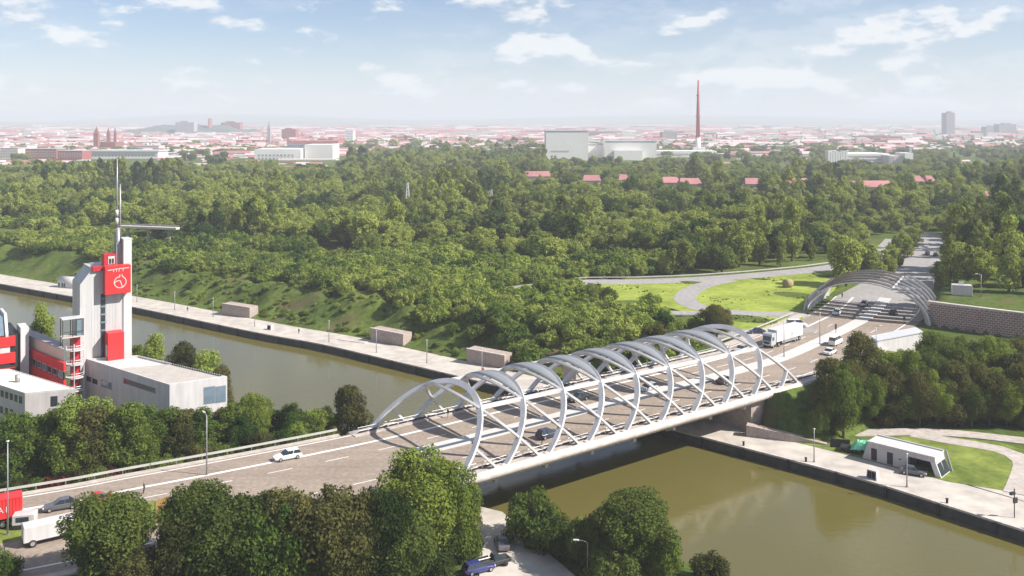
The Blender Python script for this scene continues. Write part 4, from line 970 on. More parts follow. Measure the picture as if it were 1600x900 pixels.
for i in range(17):
    px = 22 + i * 29.5; Y = max(155, 148 + .0485 * px) + (i % 3) * 1.5; x = (px - 800) / F * Y; zg = gz(x, Y); yt = 652 + 14 * math.sin(i * 2.9) + (18 if px > 400 else 0); h = max(5, H - (yt - HZ) * Y / F - zg)
    plant(NEAR[('tall2', 'tall', 'broad3', 'tall', 'tall3')[i % 5]], x, Y, zg, h, min(9, h * .8), 'front row ' + ORD[i] + ' from the left in the belt above the guard rail', group='front row of the tree belt')
for i in range(24):
    px = 4 + i * 24; Y = 144.5 + 1.5 * math.sin(i * 1.7) + px * .0485; x = (px - 800) / F * Y; zg = gz(x, Y)
    k_ = ('bush2', 'bush3', 'bush', 'redbush')[i % 4] if i not in (4, 9) else 'redbush'
    if k_ == 'redbush' and px > 240: k_ = 'bush'
    plant(NEAR[k_], x, Y, zg, 5.4 if k_ != 'redbush' else 5.0, 6.2 if k_ != 'redbush' else 4.2, ('dark red leaved ' if k_ == 'redbush' else 'green ') + ORD[i].replace('tree', 'shrub') + ' from the left behind the long guard rail', name='shrub', cat='shrub', group='red shrubs behind the guard rail' if k_ == 'redbush' else 'shrubs behind the guard rail')
for px, Y, yt, w, k_, lab in ((65, 218, 482, 8, 'tall2', 'pale green bush between the left house and the tower'), (243, 207, 527, 7, 'tall2', 'pale willow bush behind the white hall near the tower'), (285, 203, 540, 9, 'tall3', 'olive bush behind the roof of the white hall'), (322, 200, 553, 9, 'tall2', 'green bush at the right end of the white hall roof'), (213, 212, 541, 6, 'tall', 'slim willow tight against the tower'), (345, 198, 575, 6, 'tall3', 'small olive bush at the right corner of the white hall')):
    x = (px - 800) / F * Y; zg_ = gz(x, Y); plant(NEAR[k_], x, Y, zg_, H - (yt - HZ) * Y / F - zg_, w, lab)
# wood on the right bank below the brick wall
right_w = [(1302 + 27 * i_, 664 + (i_ % 3), (9.5, 12, 11, 12.5)[i_ % 4], 9, ('broad1', 'tall3', 'broad0', 'broad2')[(i_ * 3) % 4]) for i_ in range(13)] + [(1298, 648, 13, 9, 'tall3'), (1318, 628, 14.5, 10, 'broad3'), (1345, 622, 15, 10, 'tall3'), (1330, 655, 9, 8, 'bush3'), (1372, 640, 15, 10, 'tall'), (1362, 600, 11, 9, 'broad2'), (1395, 615, 15, 10, 'broad1'), (1415, 650, 15, 10, 'broad0'), (1440, 625, 16, 11, 'broad1'),
           (1462, 655, 15, 10, 'broad1'), (1470, 620, 17, 12, 'broad0'), (1495, 645, 16, 11, 'broad1'), (1520, 620, 17, 12, 'broad1'), (1530, 656, 13, 10, 'broad2'), (1560, 640, 15, 11, 'broad0'), (1585, 655, 13, 11, 'tall3'), (1600, 625, 16, 12, 'broad2'), (1625, 650, 14, 11, 'broad2'),
           (1645, 630, 16, 12, 'broad1'), (1430, 595, 14, 10, 'broad3'), (1500, 595, 15, 11, 'broad0'), (1560, 600, 15, 11, 'broad1'), (1410, 580, 11, 9, 'tall2'), (1600, 590, 14, 11, 'broad0'), (1280, 655, 6, 6, 'bush'), (1345, 668, 4, 6, 'bush')]
wcount = {}; right_w.sort()
for px, py, h, w, k_ in right_w:
    zz = -5
    for _ in range(10): p = P(px, py, zz); zz = gz(p.x, p.y)
    ytop = (548 if 1345 < px < 1446 else 524) if px > 1325 else 540; h = min(h, H - (ytop - HZ) * p.y / F - zz); w = min(w, h * .85)
    if h < 3.5: continue
    lab = {'tall2': 'slim yellow green tree below the brick wall', 'bush': 'low green bush before the right bank wood', 'bush3': 'low olive bush at the front edge of the wood beside the abutment', 'bush2': 'low dark bush at the front edge of the wood beside the path', 'broad2': 'olive tree in the right bank wood', 'tall3': 'narrow olive tree in the right bank wood', 'broad1': 'dark green tree in the right bank wood', 'broad0': 'bright green tree in the right bank wood', 'broad3': 'mid green tree in the right bank wood', 'tall': 'narrow green tree in the right bank wood'}[k_]
    if k_ not in ('tall2', 'bush3'): lab += ', ' + ORD[wcount.get(k_, 0)].split()[0] + ' from the bridge'
    plant(NEAR[k_], p.x, p.y, zz, h, w, lab, group=None if k_ in ('tall2', 'bush3') else 'wood on the right bank, ' + k_); wcount[k_] = wcount.get(k_, 0) + 1

for i, (px, py, h, w) in enumerate(((1382, 424, 8, 6), (1394, 412, 8, 7), (1402, 402, 9, 7), (1412, 395, 9, 7), (1425, 388, 9, 7), (1376, 434, 6, 6), (1390, 430, 7, 6), (1418, 402, 8, 6), (1432, 380, 9, 7), (1405, 418, 6, 5))):
    p = P(px, py); plant(MID[('tall0', 'broad1', 'broad2', 'tall1')[i % 4]], p.x, p.y, gz(p.x, p.y), h, w, ORD[i] + ' in the clump between the ramp and the far road', group='clump between ramp and far road')
for px, py, h, w, k_, lab in ((1120, 531, 9.5, 9.5, 'broad2', 'rounded olive tree just behind the far end of the bridge arches'), (1092, 530, 6.5, 7, 'bush', 'green bush left of the rounded olive tree behind the bridge'), (1060, 536, 6.0, 8, 'bush', 'light green bush behind the fifth bridge arch'), (1020, 541, 6.2, 8, 'bush3', 'olive bush behind the middle bridge arches')):
    plant_px(NEAR[k_], px, py, h, w, lab)
# ------------------------------------------------------------------ the forest beyond the canal
def near_line(x, y, line, d): return np.abs(polydist(x, y, line)[0]) < d
FOOT = [PY(186, 398, 0), PY(278, 392, 0)]
roofs = [(818, 860, 268, 'big'), (912, 938, 274, 's'), (968, 982, 273, 's'), (1036, 1062, 277, 'm'), (1064, 1096, 279, 'm'), (1166, 1192, 279, 'm'), (1228, 1266, 279, 'm'), (1330, 1396, 283, 'long'), (1432, 1444, 275, 's'), (1450, 1462, 275, 's'), (1545, 1640, 300, 'long')]
RF = []
for x0, x1, y, kd in roofs:
    D = F * (H - 9.5) / (y - HZ); RF.append((x0, x1, D, kd))
sp_ = 9.8; ptsX, ptsY = [], []
Yv = 215.0
rf = np.random.RandomState(5)
cells = []
while Yv < 2600:
    spc = sp_ if Yv < 1450 else 26.0
    half = .60 * Yv + 40; xs = np.arange(-half, half, spc); xs = xs + rf.uniform(-.42, .42, xs.shape) * spc; ys = Yv + rf.uniform(-.42, .42, xs.shape) * spc
    cells.append(np.stack([xs, ys], 1)); Yv += spc
n_main = sum(len(c) for c in cells); Yv = 215.0
while Yv < 430:
    half = .60 * Yv + 40; xs = np.arange(-half, half * .55, 5.2); xs = xs + rf.uniform(-2, 2, xs.shape); ys = Yv + rf.uniform(-2, 2, xs.shape); cells.append(np.stack([xs, ys], 1)); Yv += 5.2
pts = np.concatenate(cells); x, y = pts[:, 0], pts[:, 1]; extra = np.arange(len(x)) >= n_main
s_, _ = polydist(x, y, QUAY); r_, _ = polydist(x, y, ROAD)
px = 800 + F * x / y
ok = (s_ > 18 + 12 * (1 - sm(px, 540, 720)) + 4 * wob(x, y, 30, 2)) & ((np.abs(r_) > np.where(y > 290, 13.5, 19)) | (y > 446))
ok &= ~((r_ < 0) & (y < 262)) & ~((r_ < 0) & (s_ < 60))
ok &= ~inpoly(x, y, [tuple(p)[:2] for p in MEADOW])
for ln, d in ((RAMP, 9), (LOOP, 8), (LOW, 7), (SLIP, 9)): ok &= ~near_line(x, y, ln, d)
hcx = [GF_L - GX * 22, GF_R + GX * 3 , GF_R + GX * 3 + GD * 34, GF_L - GX * 22 + GD * 34]
ok &= ~inpoly(x, y, [tuple(p)[:2] for p in hcx])
# open strip between canopy road and ramp, kept low
strip_poly = [P(*q) for q in ((1330, 436), (1400, 392), (1440, 372), (1500, 372), (1475, 440), (1440, 470))]
ok &= ~inpoly(x, y, [tuple(p)[:2] for p in [P(1290, 470), P(1262, 520), P(1040, 545), P(1150, 500), P(1240, 492)]])
ok &= ~((px > 170) & (px < 296) & (y > 384) & (y < 402))
ok &= ~((px > 1040) & (px < 1290) & (y < 300) & (y > 225) & (s_ > 40) & (r_ < 60))
for x0, x1, D, kd in RF: ok &= ~((px > x0 - 8) & (px < x1 + 8) & (y > D - 70) & (y < D + 24))
# clearings that let the fronts of the next rows show
for (xa, xb, yc, dd) in ((380, 680, 548, 22), (60, 300, 640, 26), (680, 1010, 470, 16), (240, 420, 905, 40), (560, 900, 860, 34), (-20, 180, 455, 16), (300, 560, 375, 9), (900, 1330, 600, 18)):
    cy = yc + .06 * (px - (xa + xb) / 2); ok &= ~((px > xa) & (px < xb) & (np.abs(y - cy - 10 * wob(x, y, 60, 1)) < dd))
ok &= ~((y > 1450) & (rf.rand(len(x)) > np.where(px < 800, .36, .42) + .3 * wob(x, y, 240, 7)))
ok &= ~((y > 1180) & (y < 1450) & (wob(x, y, 130, 4) > .25))
lim = 960 + 60 * wob(x, y, 160, 6); ok &= ~((y > lim) & (y < 1500) & ((px < 535) | (px > 855)) & (wob(x, y, 75, 17) < np.where(px < 535, .75, .35)))
ok &= ~((px > 395) & (px < 545) & (y > 1050) & (y < 1560)) & ~((px > 130) & (px < 280) & (y > 1080) & (y < 1560)) & ~((px > 840) & (px < 1045) & (y > 1190) & (y < 1330)) & ~((px > 1285) & (px < 1440) & (y > 1120) & (y < 1300)) & ~((px < 130) & (y > 1050) & (y < 1500) & (wob(x, y, 60, 2) > -.2))
bandw = 84 + 24 * wob(x, y, 60, 5) + 34 * sm(px, 420, 800)
ok &= ~extra | ((s_ < bandw) & (r_ > 0) & (s_ > 22 + 10 * (1 - sm(px, 540, 720)) + 4 * wob(x, y, 30, 2)))
extra = extra[ok]; pts = pts[ok]; x, y, s_, px, r_ = x[ok], y[ok], s_[ok], px[ok], r_[ok]
zg = ground_z(x, y)
nn = wob(x, y, 70, 12); n2 = wob(x, y, 22, 20)
hgt = 11.0 + 3.0 * nn + 1.5 * n2 + rf.normal(scale=2.4, size=len(x)); hgt = np.clip(hgt, 5.5, 19)
kind = rf.randint(0, 4, len(x))                         # broad
bush = (s_ < 84 + 24 * wob(x, y, 60, 5) + 34 * sm(px, 420, 800)) & (r_ > 0)
hgt = np.where(bush, 4.2 + 1.3 * rf.rand(len(x)) + .035 * np.clip(s_ - 25, 0, 60), hgt); kind = np.where(bush, np.minimum(9, 6 + rf.randint(0, 6, len(x))), kind)
front = (px > 780) & (px < 1165) & (y < 330); hgt = np.where(front, np.minimum(hgt, 5.6), hgt)
front2 = (px > 900) & (px < 1090) & (y > 290) & (y < 312); hgt = np.where(front2, 2.6, hgt)
tallm = (((px > 55) & (px < 285) & (y > 690) & (y < 860)) | (wob(x, y, 90, 30) > .78) | ((px > 1480) & (rf.rand(len(x)) < .4))) & ~bush & ~front
hgt = np.where(tallm, hgt * 1.35 + 2, hgt); kind = np.where(tallm, 4 + rf.randint(0, 2, len(x)), kind)
rowt = (r_ > 18) & (r_ < 42) & (y > 300) & (y < 520); hgt = np.where(rowt, np.minimum(hgt, 7.0), hgt)
hgt = np.where((y > 440) & (y < 520) & (np.abs(r_) < 30), np.minimum(hgt, 9), hgt)
hgt = np.where((y > 720) & ((px < 535) | (px > 855)) & ~tallm, np.minimum(hgt, 10.5), hgt); hgt = np.where((y > 800) & ((px < 535) | (px > 855)), np.minimum(hgt, 12), hgt)
wid = np.where(kind >= 6, hgt * 1.55, np.where(tallm, hgt * .42, hgt * .92)) * rf.uniform(.9, 1.4, len(x))
wid = np.where(kind >= 6, np.clip(wid, 5.5, 12), np.clip(wid, 4, 15))
keys = ['broad0', 'broad1', 'broad2', 'broad3', 'tall0', 'tall1', 'bush0', 'bush1', 'bush2', 'bushy']
far = y > 1450
wid = np.where(far, wid * 1.9, wid); wid = np.where(extra, wid * .8, wid); hgt = np.where(extra, hgt * .85, hgt)
order = np.argsort(y / np.maximum(3, hgt)); inview = (np.abs(px - 800) < 815)[order]; order = order[inview]
n_ind = 300 - n_trees[0]
single = order[:n_ind]; smask = np.zeros(len(x), bool); smask[single] = True
zones = [(240, 'behind the tower'), (450, 'above the first bank block'), (640, 'above the middle bank block'), (800, 'above the bank block nearest the bridge'), (1010, 'behind the left bridge arches'), (1200, 'behind the right bridge arches'), (1330, 'beyond the meadow'), (1700, 'right of the straight far road')]
cnt = {}
for i in sorted(single, key=lambda q: px[q]):
    k_ = keys[kind[i]]; low_ = k_.startswith('bush')
    zn = next(n for lim, n in zones if px[i] < lim); kd = 'low shrub' if low_ else ('slim tall tree' if k_.startswith('tall') else 'broad leafy tree')
    c = cnt.get((zn, kd), 0); cnt[(zn, kd)] = c + 1
    lab = '%s %s, %s from the left' % (kd, zn, ORD[c].split()[0])
    plant(MID[k_], x[i], y[i], zg[i] - .1, hgt[i], wid[i], lab, name='shrub' if low_ else 'tree', cat='shrub' if low_ else 'tree', group=kd + 's ' + zn)
rest = np.nonzero(~smask)[0]
lib = bpy.data.collections.new('forest_kinds')
for k_ in keys:
    cm, tm, Rr, Ht = MID[k_]; o = bpy.data.objects.new('forest_kind_' + k_, cm); lib.objects.link(o)
fme = bpy.data.meshes.new('forest'); fme.from_pydata(np.stack([x[rest], y[rest], zg[rest] - .1], 1).tolist(), [], [])
names_sorted = sorted('forest_kind_' + k for k in keys); kidx = [names_sorted.index('forest_kind_' + k) for k in keys]
at = fme.attributes.new('pick', 'INT', 'POINT'); at.data.foreach_set('value', np.array([kidx[k] for k in kind[rest]], dtype=np.int32))
scl = np.zeros((len(rest), 3), np.float32)
for j, i in enumerate(rest):
    _, _, Rr, Ht = MID[keys[kind[i]]]; scl[j] = (wid[i] / 2 / Rr, wid[i] / 2 / Rr, hgt[i] / Ht)
at = fme.attributes.new('scl', 'FLOAT_VECTOR', 'POINT'); at.data.foreach_set('vector', scl.ravel())
rot = np.zeros((len(rest), 3), np.float32); rot[:, 2] = rf.rand(len(rest)) * 6.283
at = fme.attributes.new('rot', 'FLOAT_VECTOR', 'POINT'); at.data.foreach_set('vector', rot.ravel())
fo = link(bpy.data.objects.new('forest', fme)); tag(fo, 'dense green forest covering the plain between the canal and the city', 'forest', kind='stuff')
ng = bpy.data.node_groups.new('forest_scatter', 'GeometryNodeTree')
ng.interface.new_socket('Geometry', in_out='INPUT', socket_type='NodeSocketGeometry'); ng.interface.new_socket('Geometry', in_out='OUTPUT', socket_type='NodeSocketGeometry')
gi, go = ng.nodes.new('NodeGroupInput'), ng.nodes.new('NodeGroupOutput'); iop = ng.nodes.new('GeometryNodeInstanceOnPoints'); ci = ng.nodes.new('GeometryNodeCollectionInfo')
ci.inputs['Collection'].default_value = lib; ci.inputs['Separate Children'].default_value = True; ci.inputs['Reset Children'].default_value = True
iop.inputs['Pick Instance'].default_value = True
def attr(nm, ty):
    n = ng.nodes.new('GeometryNodeInputNamedAttribute'); n.data_type = ty; n.inputs['Name'].default_value = nm; return n.outputs['Attribute']
e2r = ng.nodes.new('FunctionNodeEulerToRotation'); ng.links.new(attr('rot', 'FLOAT_VECTOR'), e2r.inputs[0])
ng.links.new(gi.outputs[0], iop.inputs['Points']); ng.links.new(ci.outputs[0], iop.inputs['Instance']); ng.links.new(attr('pick', 'INT'), iop.inputs['Instance Index'])
ng.links.new(e2r.outputs[0], iop.inputs['Rotation']); ng.links.new(attr('scl', 'FLOAT_VECTOR'), iop.inputs['Scale']); ng.links.new(iop.outputs[0], go.inputs[0])
md = fo.modifiers.new('scatter', 'NODES'); md.node_group = ng
def scrub(name, label, X, Y_, size, kinds, seed):
    q = np.random.RandomState(seed); n = len(X); me_ = bpy.data.meshes.new(name); Z = ground_z(X, Y_); me_.from_pydata(np.stack([X, Y_, Z - .05], 1).tolist(), [], [])
    kk = q.choice(kinds, n); a_ = me_.attributes.new('pick', 'INT', 'POINT'); a_.data.foreach_set('value', np.array([kidx[k] for k in kk], dtype=np.int32))
    sc_ = np.zeros((n, 3), np.float32); sc_[:, 0] = sc_[:, 1] = size / 8.8 * q.uniform(.8, 1.3, n); sc_[:, 2] = size / 8.0 * q.uniform(.6, 1.2, n); a_ = me_.attributes.new('scl', 'FLOAT_VECTOR', 'POINT'); a_.data.foreach_set('vector', sc_.ravel())
    ro = np.zeros((n, 3), np.float32); ro[:, 2] = q.rand(n) * 6.283; a_ = me_.attributes.new('rot', 'FLOAT_VECTOR', 'POINT'); a_.data.foreach_set('vector', ro.ravel())
    o_ = link(bpy.data.objects.new(name, me_)); tag(o_, label, 'scrub', kind='stuff'); m_ = o_.modifiers.new('scatter', 'NODES'); m_.node_group = ng
q_ = np.random.RandomState(77); X_ = q_.uniform(-260, 110, 16000); Y2 = q_.uniform(150, 360, 16000)
s2, _ = polydist(X_, Y2, QUAY); r2, _ = polydist(X_, Y2, ROAD); keep = (s2 > 13) & (s2 < 34) & (np.abs(r2) > 17.5) & ((r2 > 0) | (s2 > 50)) & (wob(X_, Y2, 17, 15) + .35 * wob(X_, Y2, 7, 8) > -.22)
scrub('scrub', 'rough low scrub and tall grass on the canal bank', X_[keep], Y2[keep], q_.uniform(.6, 2.4, keep.sum()), [6, 7, 9, 9], 5)
mp_ = [tuple(p)[:2] for p in MEADOW]; X_ = q_.uniform(0, 140, 9000); Y2 = q_.uniform(215, 350, 9000); keep = inpoly(X_, Y2, mp_) & (wob(X_, Y2, 16, 3) + .5 * wob(X_, Y2, 6, 9) > .0) & ~near_line(X_, Y2, LOOP, 4) & ~near_line(X_, Y2, RAMP, 5.2) & ~near_line(X_, Y2, SLIP, 4.2) & ~near_line(X_, Y2, LOW, 3.2)
scrub('meadow_tufts', 'tufts of taller grass on the bright meadow', X_[keep], Y2[keep], q_.uniform(.35, .8, keep.sum()), [9], 6)
print('TREES single', n_trees[0], 'forest', len(rest))

# ================================================================== VEHICLES
def tangent(pt, line=ROAD):
    c = chain(line, pt); a, t = on_line(line, max(0.1, c)); return math.atan2(t.y, t.x)
CARS = {}
def car_meshes(L, W, Hh, style):
    key = (L, W, Hh, style)
    if key in CARS: return CARS[key]
    hl = L / 2; belt = .60 * Hh; low = .22
    if style == 'van': st = [(-hl, low + .1, .92 * Hh * .62, .90), (-hl + .12, low, belt + .05, .97), (hl * .45, low, belt + .05, 1), (hl * .82, low, belt - .12, .97), (hl, low + .08, belt - .42, .86)]
    else: st = [(-hl, low + .14, belt - .16, .82), (-hl + .22, low, belt - .01, .95), (-hl * .4, low, belt + .02, 1), (hl * .35, low, belt, 1), (hl * .8, low, belt - .14, .95), (hl, low + .1, belt - .34, .80)]
    b = MB(); vs = []
    for x, zl, zb, w in st:
        h = W / 2 * w
        for yy, z in ((-h * .9, zl), (-h, zl + .18), (-h, zb - .1), (-h * .88, zb), (h * .88, zb), (h, zb - .1), (h, zl + .18), (h * .9, zl)): vs.append((x, yy, z))
    n = 8; fs = [(i * n + j, i * n + (j + 1) % n, (i + 1) * n + (j + 1) % n, (i + 1) * n + j) for i in range(len(st) - 1) for j in range(n)] + [tuple(range(n))[::-1], tuple(range((len(st) - 1) * n, len(st) * n))]
    b.add(vs, fs); body = b
    if style == 'van': xb, xf, tb, tf = -hl + .06, hl * .66, -hl + .12, hl * .30
    elif style == 'estate': xb, xf, tb, tf = -hl + .18, hl * .42, -hl + .55, hl * .02
    else: xb, xf, tb, tf = -hl * .74, hl * .42, -hl * .42, hl * .06
    g = MB(); wb, wt = W / 2 * .88, W / 2 * .70; zb = belt - .04
    g.add([(xb, -wb, zb), (xf, -wb, zb), (xf, wb, zb), (xb, wb, zb), (tb, -wt, Hh - .05), (tf, -wt, Hh - .05), (tf, wt, Hh - .05), (tb, wt, Hh - .05)], [(0, 1, 5, 4), (1, 2, 6, 5), (2, 3, 7, 6), (3, 0, 4, 7), (4, 5, 6, 7)])
    r = MB(); e = .05
    r.add([(tb - e, -wt - e * .4, Hh - .06), (tf + e, -wt - e * .4, Hh - .06), (tf + e, wt + e * .4, Hh - .06), (tb - e, wt + e * .4, Hh - .06), (tb + .12, -wt + .1, Hh), (tf - .12, -wt + .1, Hh), (tf - .12, wt - .1, Hh), (tb + .12, wt - .1, Hh)],
          [(0, 1, 5, 4), (1, 2, 6, 5), (2, 3, 7, 6), (3, 0, 4, 7), (4, 5, 6, 7), (3, 2, 1, 0)])
    pl = MB()
    for yy in (-1, 1):
        xm = (xb + xf) / 2 - .1; xm2 = (tb + tf) / 2 - .05
        pl.tube([(xm, yy * (wb + .01), zb), (xm2, yy * (wt + .01), Hh - .05)], .06, 4)
    wh = smooth(MB().tube([(0, -.11, 0), (0, .11, 0)], .33, 14)); rim = MB().tube([(0, -.125, 0), (0, .125, 0)], .2, 10)
    CARS[key] = (body, g, r, pl, wh.mesh('wheel', 'tyre'), rim.mesh('rim', 'rim'), MB().box(-.06, .04, -.2, .2, -.07, .07).mesh('headlight', 'lamp_white'), MB().box(-.04, .06, -.2, .2, -.08, .08).mesh('tail_light', 'lamp_red'), {})
    return CARS[key]
def car(pos, rz, paint, label, L=4.5, W=1.84, Hh=1.5, style='sedan', name='car', cat='car', parts=True, group=None):
    body, g, r, pl, wh, rim, hd, tl, cache = car_meshes(L, W, Hh, style)
    if paint not in cache: cache[paint] = (body.mesh('body', CARP[paint]), g.mesh('window', 'glass'), r.mesh('roof', CARP[paint]), pl.mesh('pillar', CARP[paint]))
    t = thing(name, label, cat, pos, rz, group); ms = cache[paint]
    for nm, m_ in zip(('body', 'window', 'roof', 'pillar'), ms):
        o = bpy.data.objects.new(nm, m_); link(o, t)
        if nm == 'body': bv = o.modifiers.new('b', 'BEVEL'); bv.width = .06; bv.segments = 2; bv.limit_method = 'ANGLE'; bv.angle_limit = R(25)
    if not parts: return t
    for sx in (-1, 1):
        for sy in (-1, 1):
            o = bpy.data.objects.new('wheel', wh); o.location = (sx * L * .31, sy * (W / 2 - .1), .33); link(o, t); q = bpy.data.objects.new('rim', rim); link(q, o)
    for sy in (-1, 1):
        o = bpy.data.objects.new('headlight', hd); o.location = (L / 2 - .1, sy * W * .3, .6); link(o, t); o = bpy.data.objects.new('tail_light', tl); o.location = (-L / 2 + .07, sy * W * .32, .72); link(o, t)
    return t
def car_px(px, py, paint, label, flip=False, z=0.0, rz=None, **k):
    p = P(px, py, z); a = (tangent(p) if rz is None else rz) + (math.pi if flip else 0)
    return car((p.x, p.y, z + .02), a, paint, label, **k)
car_px(449, 717, 'white', 'white estate car on the road left of the bridge', True, style='estate')
car_px(95, 795, 'grey', 'dark grey hatchback beside the red container lorry', True, L=4.7)
car_px(156, 785, 'red', 'bright red car half hidden behind the foreground trees', False, L=4.2)
car_px(857, 683, 'navy', 'dark blue car in the near lane on the bridge', False, L=4.8, Hh=1.6, style='estate')
car_px(903, 626, 'black', 'black car in the far lane behind the bridge arches', True, L=4.6)
car_px(1012, 610, 'silver', 'silver car beside the median in the middle of the bridge', True, L=4.6, style='estate')
car_px(1134, 598, 'black', 'black car beside the median near the far end of the bridge', False, L=4.8)
car_px(1182, 521, 'navy', 'dark blue car on the slip road behind the articulated lorry', True, rz=.1, L=4.6)
car_px(1297, 553, 'white', 'white car next to the wood past the bridge end', False)
car_px(1306, 538, 'white', 'white van near the light island before the canopy', False, L=5.2, Hh=2.2, style='van', name='van', cat='van')
car_px(1158, 549, 'silver', 'silver car behind the last bridge arch', True)
car_px(1308, 491, 'white', 'white car in the left lane under the canopy mouth', True)
car_px(1350, 478, 'grey', 'dark grey estate car under the middle of the canopy', True, style='estate')
car_px(1396, 491, 'black', 'black car on the right carriageway inside the canopy', False)
car_px(1245, 511, 'white', 'white van waiting left of the canopy entrance', False, rz=.05, L=5.2, Hh=2.1, style='van', name='van', cat='van')
for px_, py_, pn, lab in ((1449, 398, 'black', 'black car on the straight far road, left of two'), (1462, 400, 'black', 'black car on the straight far road, right of two'), (1466, 414, 'grey', 'dark car nearest on the straight road beyond the canopy'), (1447, 386, 'silver', 'silver car farthest away on the straight road')):
    car_px(px_, py_, pn, lab, px_ < 1455)
car_px(784, 853, 'grey', 'grey car parked on the lane under the bridge end', False, z=QZ + .03, rz=R(100), L=4.6)
car_px(748, 893, 'blue', 'dark blue car cut off at the bottom edge on the lane', False, z=QZ + .03, rz=R(28), L=4.7, style='estate')
car_px(1427, 741, 'grey', 'dark grey car parked in the open bay of the pavilion', False, z=QZ + .03, rz=math.atan2(kt.y, kt.x) + .25)
# black pickup with trailer bars, bottom
pk = thing('pickup', 'black pickup truck with open bed beside the blue car', 'pickup', tuple(P(771, 884, QZ + .05)), R(28))
for m_, nm, mt in ((MB().box(-2.6, 2.4, -.92, .92, .45, .95), 'body', CARP['black']), (MB().add([(-.3, -.85, .95), (1.3, -.85, .95), (1.3, .85, .95), (-.3, .85, .95), (-.1, -.7, 1.65), (.7, -.7, 1.65), (.7, .7, 1.65), (-.1, .7, 1.65)], [(0, 1, 5, 4), (1, 2, 6, 5), (2, 3, 7, 6), (3, 0, 4, 7), (4, 5, 6, 7)]), 'cab', 'glass'), (MB().box(-2.5, -.4, -.9, -.8, .95, 1.25), 'bed_side', 'dark'), (MB().box(-2.5, -.4, .8, .9, .95, 1.25), 'bed_side', 'dark'), (MB().box(-2.6, -.5, -.1, .1, 1.26, 1.36), 'ladder', 'light_metal')):
    m_.build(nm, mt, pk, .05)
for sx in (-1.6, 1.5):
    for sy in (-.85, .85): o = bpy.data.objects.new('wheel', CARS[(4.5, 1.84, 1.5, 'estate')][4]); o.location = (sx, sy, .36); o.scale = (1.1, 1, 1.1); link(o, pk)

wheelL = smooth(MB().tube([(0, -.16, 0), (0, .16, 0)], .5, 16)).mesh('wheel', 'tyre'); rimL = MB().tube([(0, -.18, 0), (0, .18, 0)], .28, 10).mesh('rim', 'rim')
def wheels(t, xs, W):
    for x in xs:
        for sy in (-1, 1):
            o = bpy.data.objects.new('wheel', wheelL); o.location = (x, sy * (W / 2 - .18), .5); link(o, t); q = bpy.data.objects.new('rim', rimL); link(q, o)
def cab(t, x0, x1, paint, h=3.5, W=2.5):
    n = 5; prof = [(x0, .7), (x1, .55), (x1, 1.7), (x1 - .35, h - .25), (x1 - .8, h), (x0, h)]
    k = len(prof); vs = [(x, -W / 2, z) for x, z in prof] + [(x, W / 2, z) for x, z in prof]
    MB().add(vs, [tuple(range(k)), tuple(range(2 * k - 1, k - 1, -1))] + [(i, k + i, k + (i + 1) % k, (i + 1) % k) for i in range(k)]).build('cab', paint, t, .08)
    MB().add([(x1 - .02, -W / 2 + .12, 1.75), (x1 - .02, W / 2 - .12, 1.75), (x1 - .28, W / 2 - .15, h - .7), (x1 - .28, -W / 2 + .15, h - .7), (x1 + .05, -W / 2 + .12, 1.75), (x1 + .05, W / 2 - .12, 1.75), (x1 - .2, W / 2 - .15, h - .7), (x1 - .2, -W / 2 + .15, h - .7)], [(4, 5, 6, 7), (3, 2, 1, 0), (0, 1, 5, 4), (1, 2, 6, 5), (2, 3, 7, 6), (3, 0, 4, 7)]).build('windscreen', 'glass', t)
    for sy in (-1, 1):
        MB().box(x1 - 1.35, x1 - .5, sy * (W / 2) - .03, sy * (W / 2) + .03, 1.8, h - .85).build('side_window', 'glass', t); MB().box(x1 - .02, x1 + .06, sy * .85 - .2, sy * .85 + .2, .8, 1.0).build('headlight', 'lamp_white', t)
    MB().box(x1 - .02, x1 + .05, -.8, .8, 1.0, 1.5).build('grille', 'dark', t)
p = P(1224, 536); lor = thing('articulated_lorry', 'white articulated box lorry driving towards the bridge on the far side', 'lorry', (p.x, p.y, .02), tangent(p) + math.pi - .12)
cab(lor, 5.2, 7.4, CARP['silver'])
MB().box(-7, 5.0, -1.27, 1.27, 1.15, 4.05).build('box_body', 'panel_white', lor, .04); MB().box(-6.8, 7.0, -.5, .5, .75, 1.14).build('chassis', 'dark', lor); MB().box(-4.6, 2.6, -1.24, -1.18, .55, 1.1).build('side_skirt', 'grey_metal', lor); MB().box(-4.6, 2.6, 1.18, 1.24, .55, 1.1).build('side_skirt', 'grey_metal', lor)
wheels(lor, (-5.6, -4.5, -3.4, 4.0, 6.5), 2.5)
# red container lorry cut by the left edge
p = P(38, 815); rz_ = tangent(p) + .03; p = Vector((p.x, p.y, 0)) - Vector((math.cos(rz_), math.sin(rz_), 0)) * 6.4
con = thing('container_lorry', 'bright red container lorry cut off by the left edge', 'lorry', (p.x, p.y, .02), rz_)
mb = MB(); cz0, cz1 = 1.35, 3.95; prof = []
for i in range(31):
    x = -6.1 + i * 12.2 / 30
    for dx, dy in ((0, 0), (.13, .05), (.24, .05), (.36, 0)): prof.append((x + dx, dy))
prof = [q for q in prof if q[0] <= 6.1]
for sgn in (-1, 1):
    vs = [(x, sgn * (1.20 + d), cz0 + .1) for x, d in prof] + [(x, sgn * (1.20 + d), cz1 - .12) for x, d in prof]; k = len(prof); mb.add(vs, [(i, i + 1, k + i + 1, k + i) if sgn < 0 else (i, k + i, k + i + 1, i + 1) for i in range(k - 1)])
mb.build('side_panel', 'red', con); MB().box(-6.1, 6.1, -1.19, 1.19, cz0, cz1 - .02).build('container_core', 'red', con)
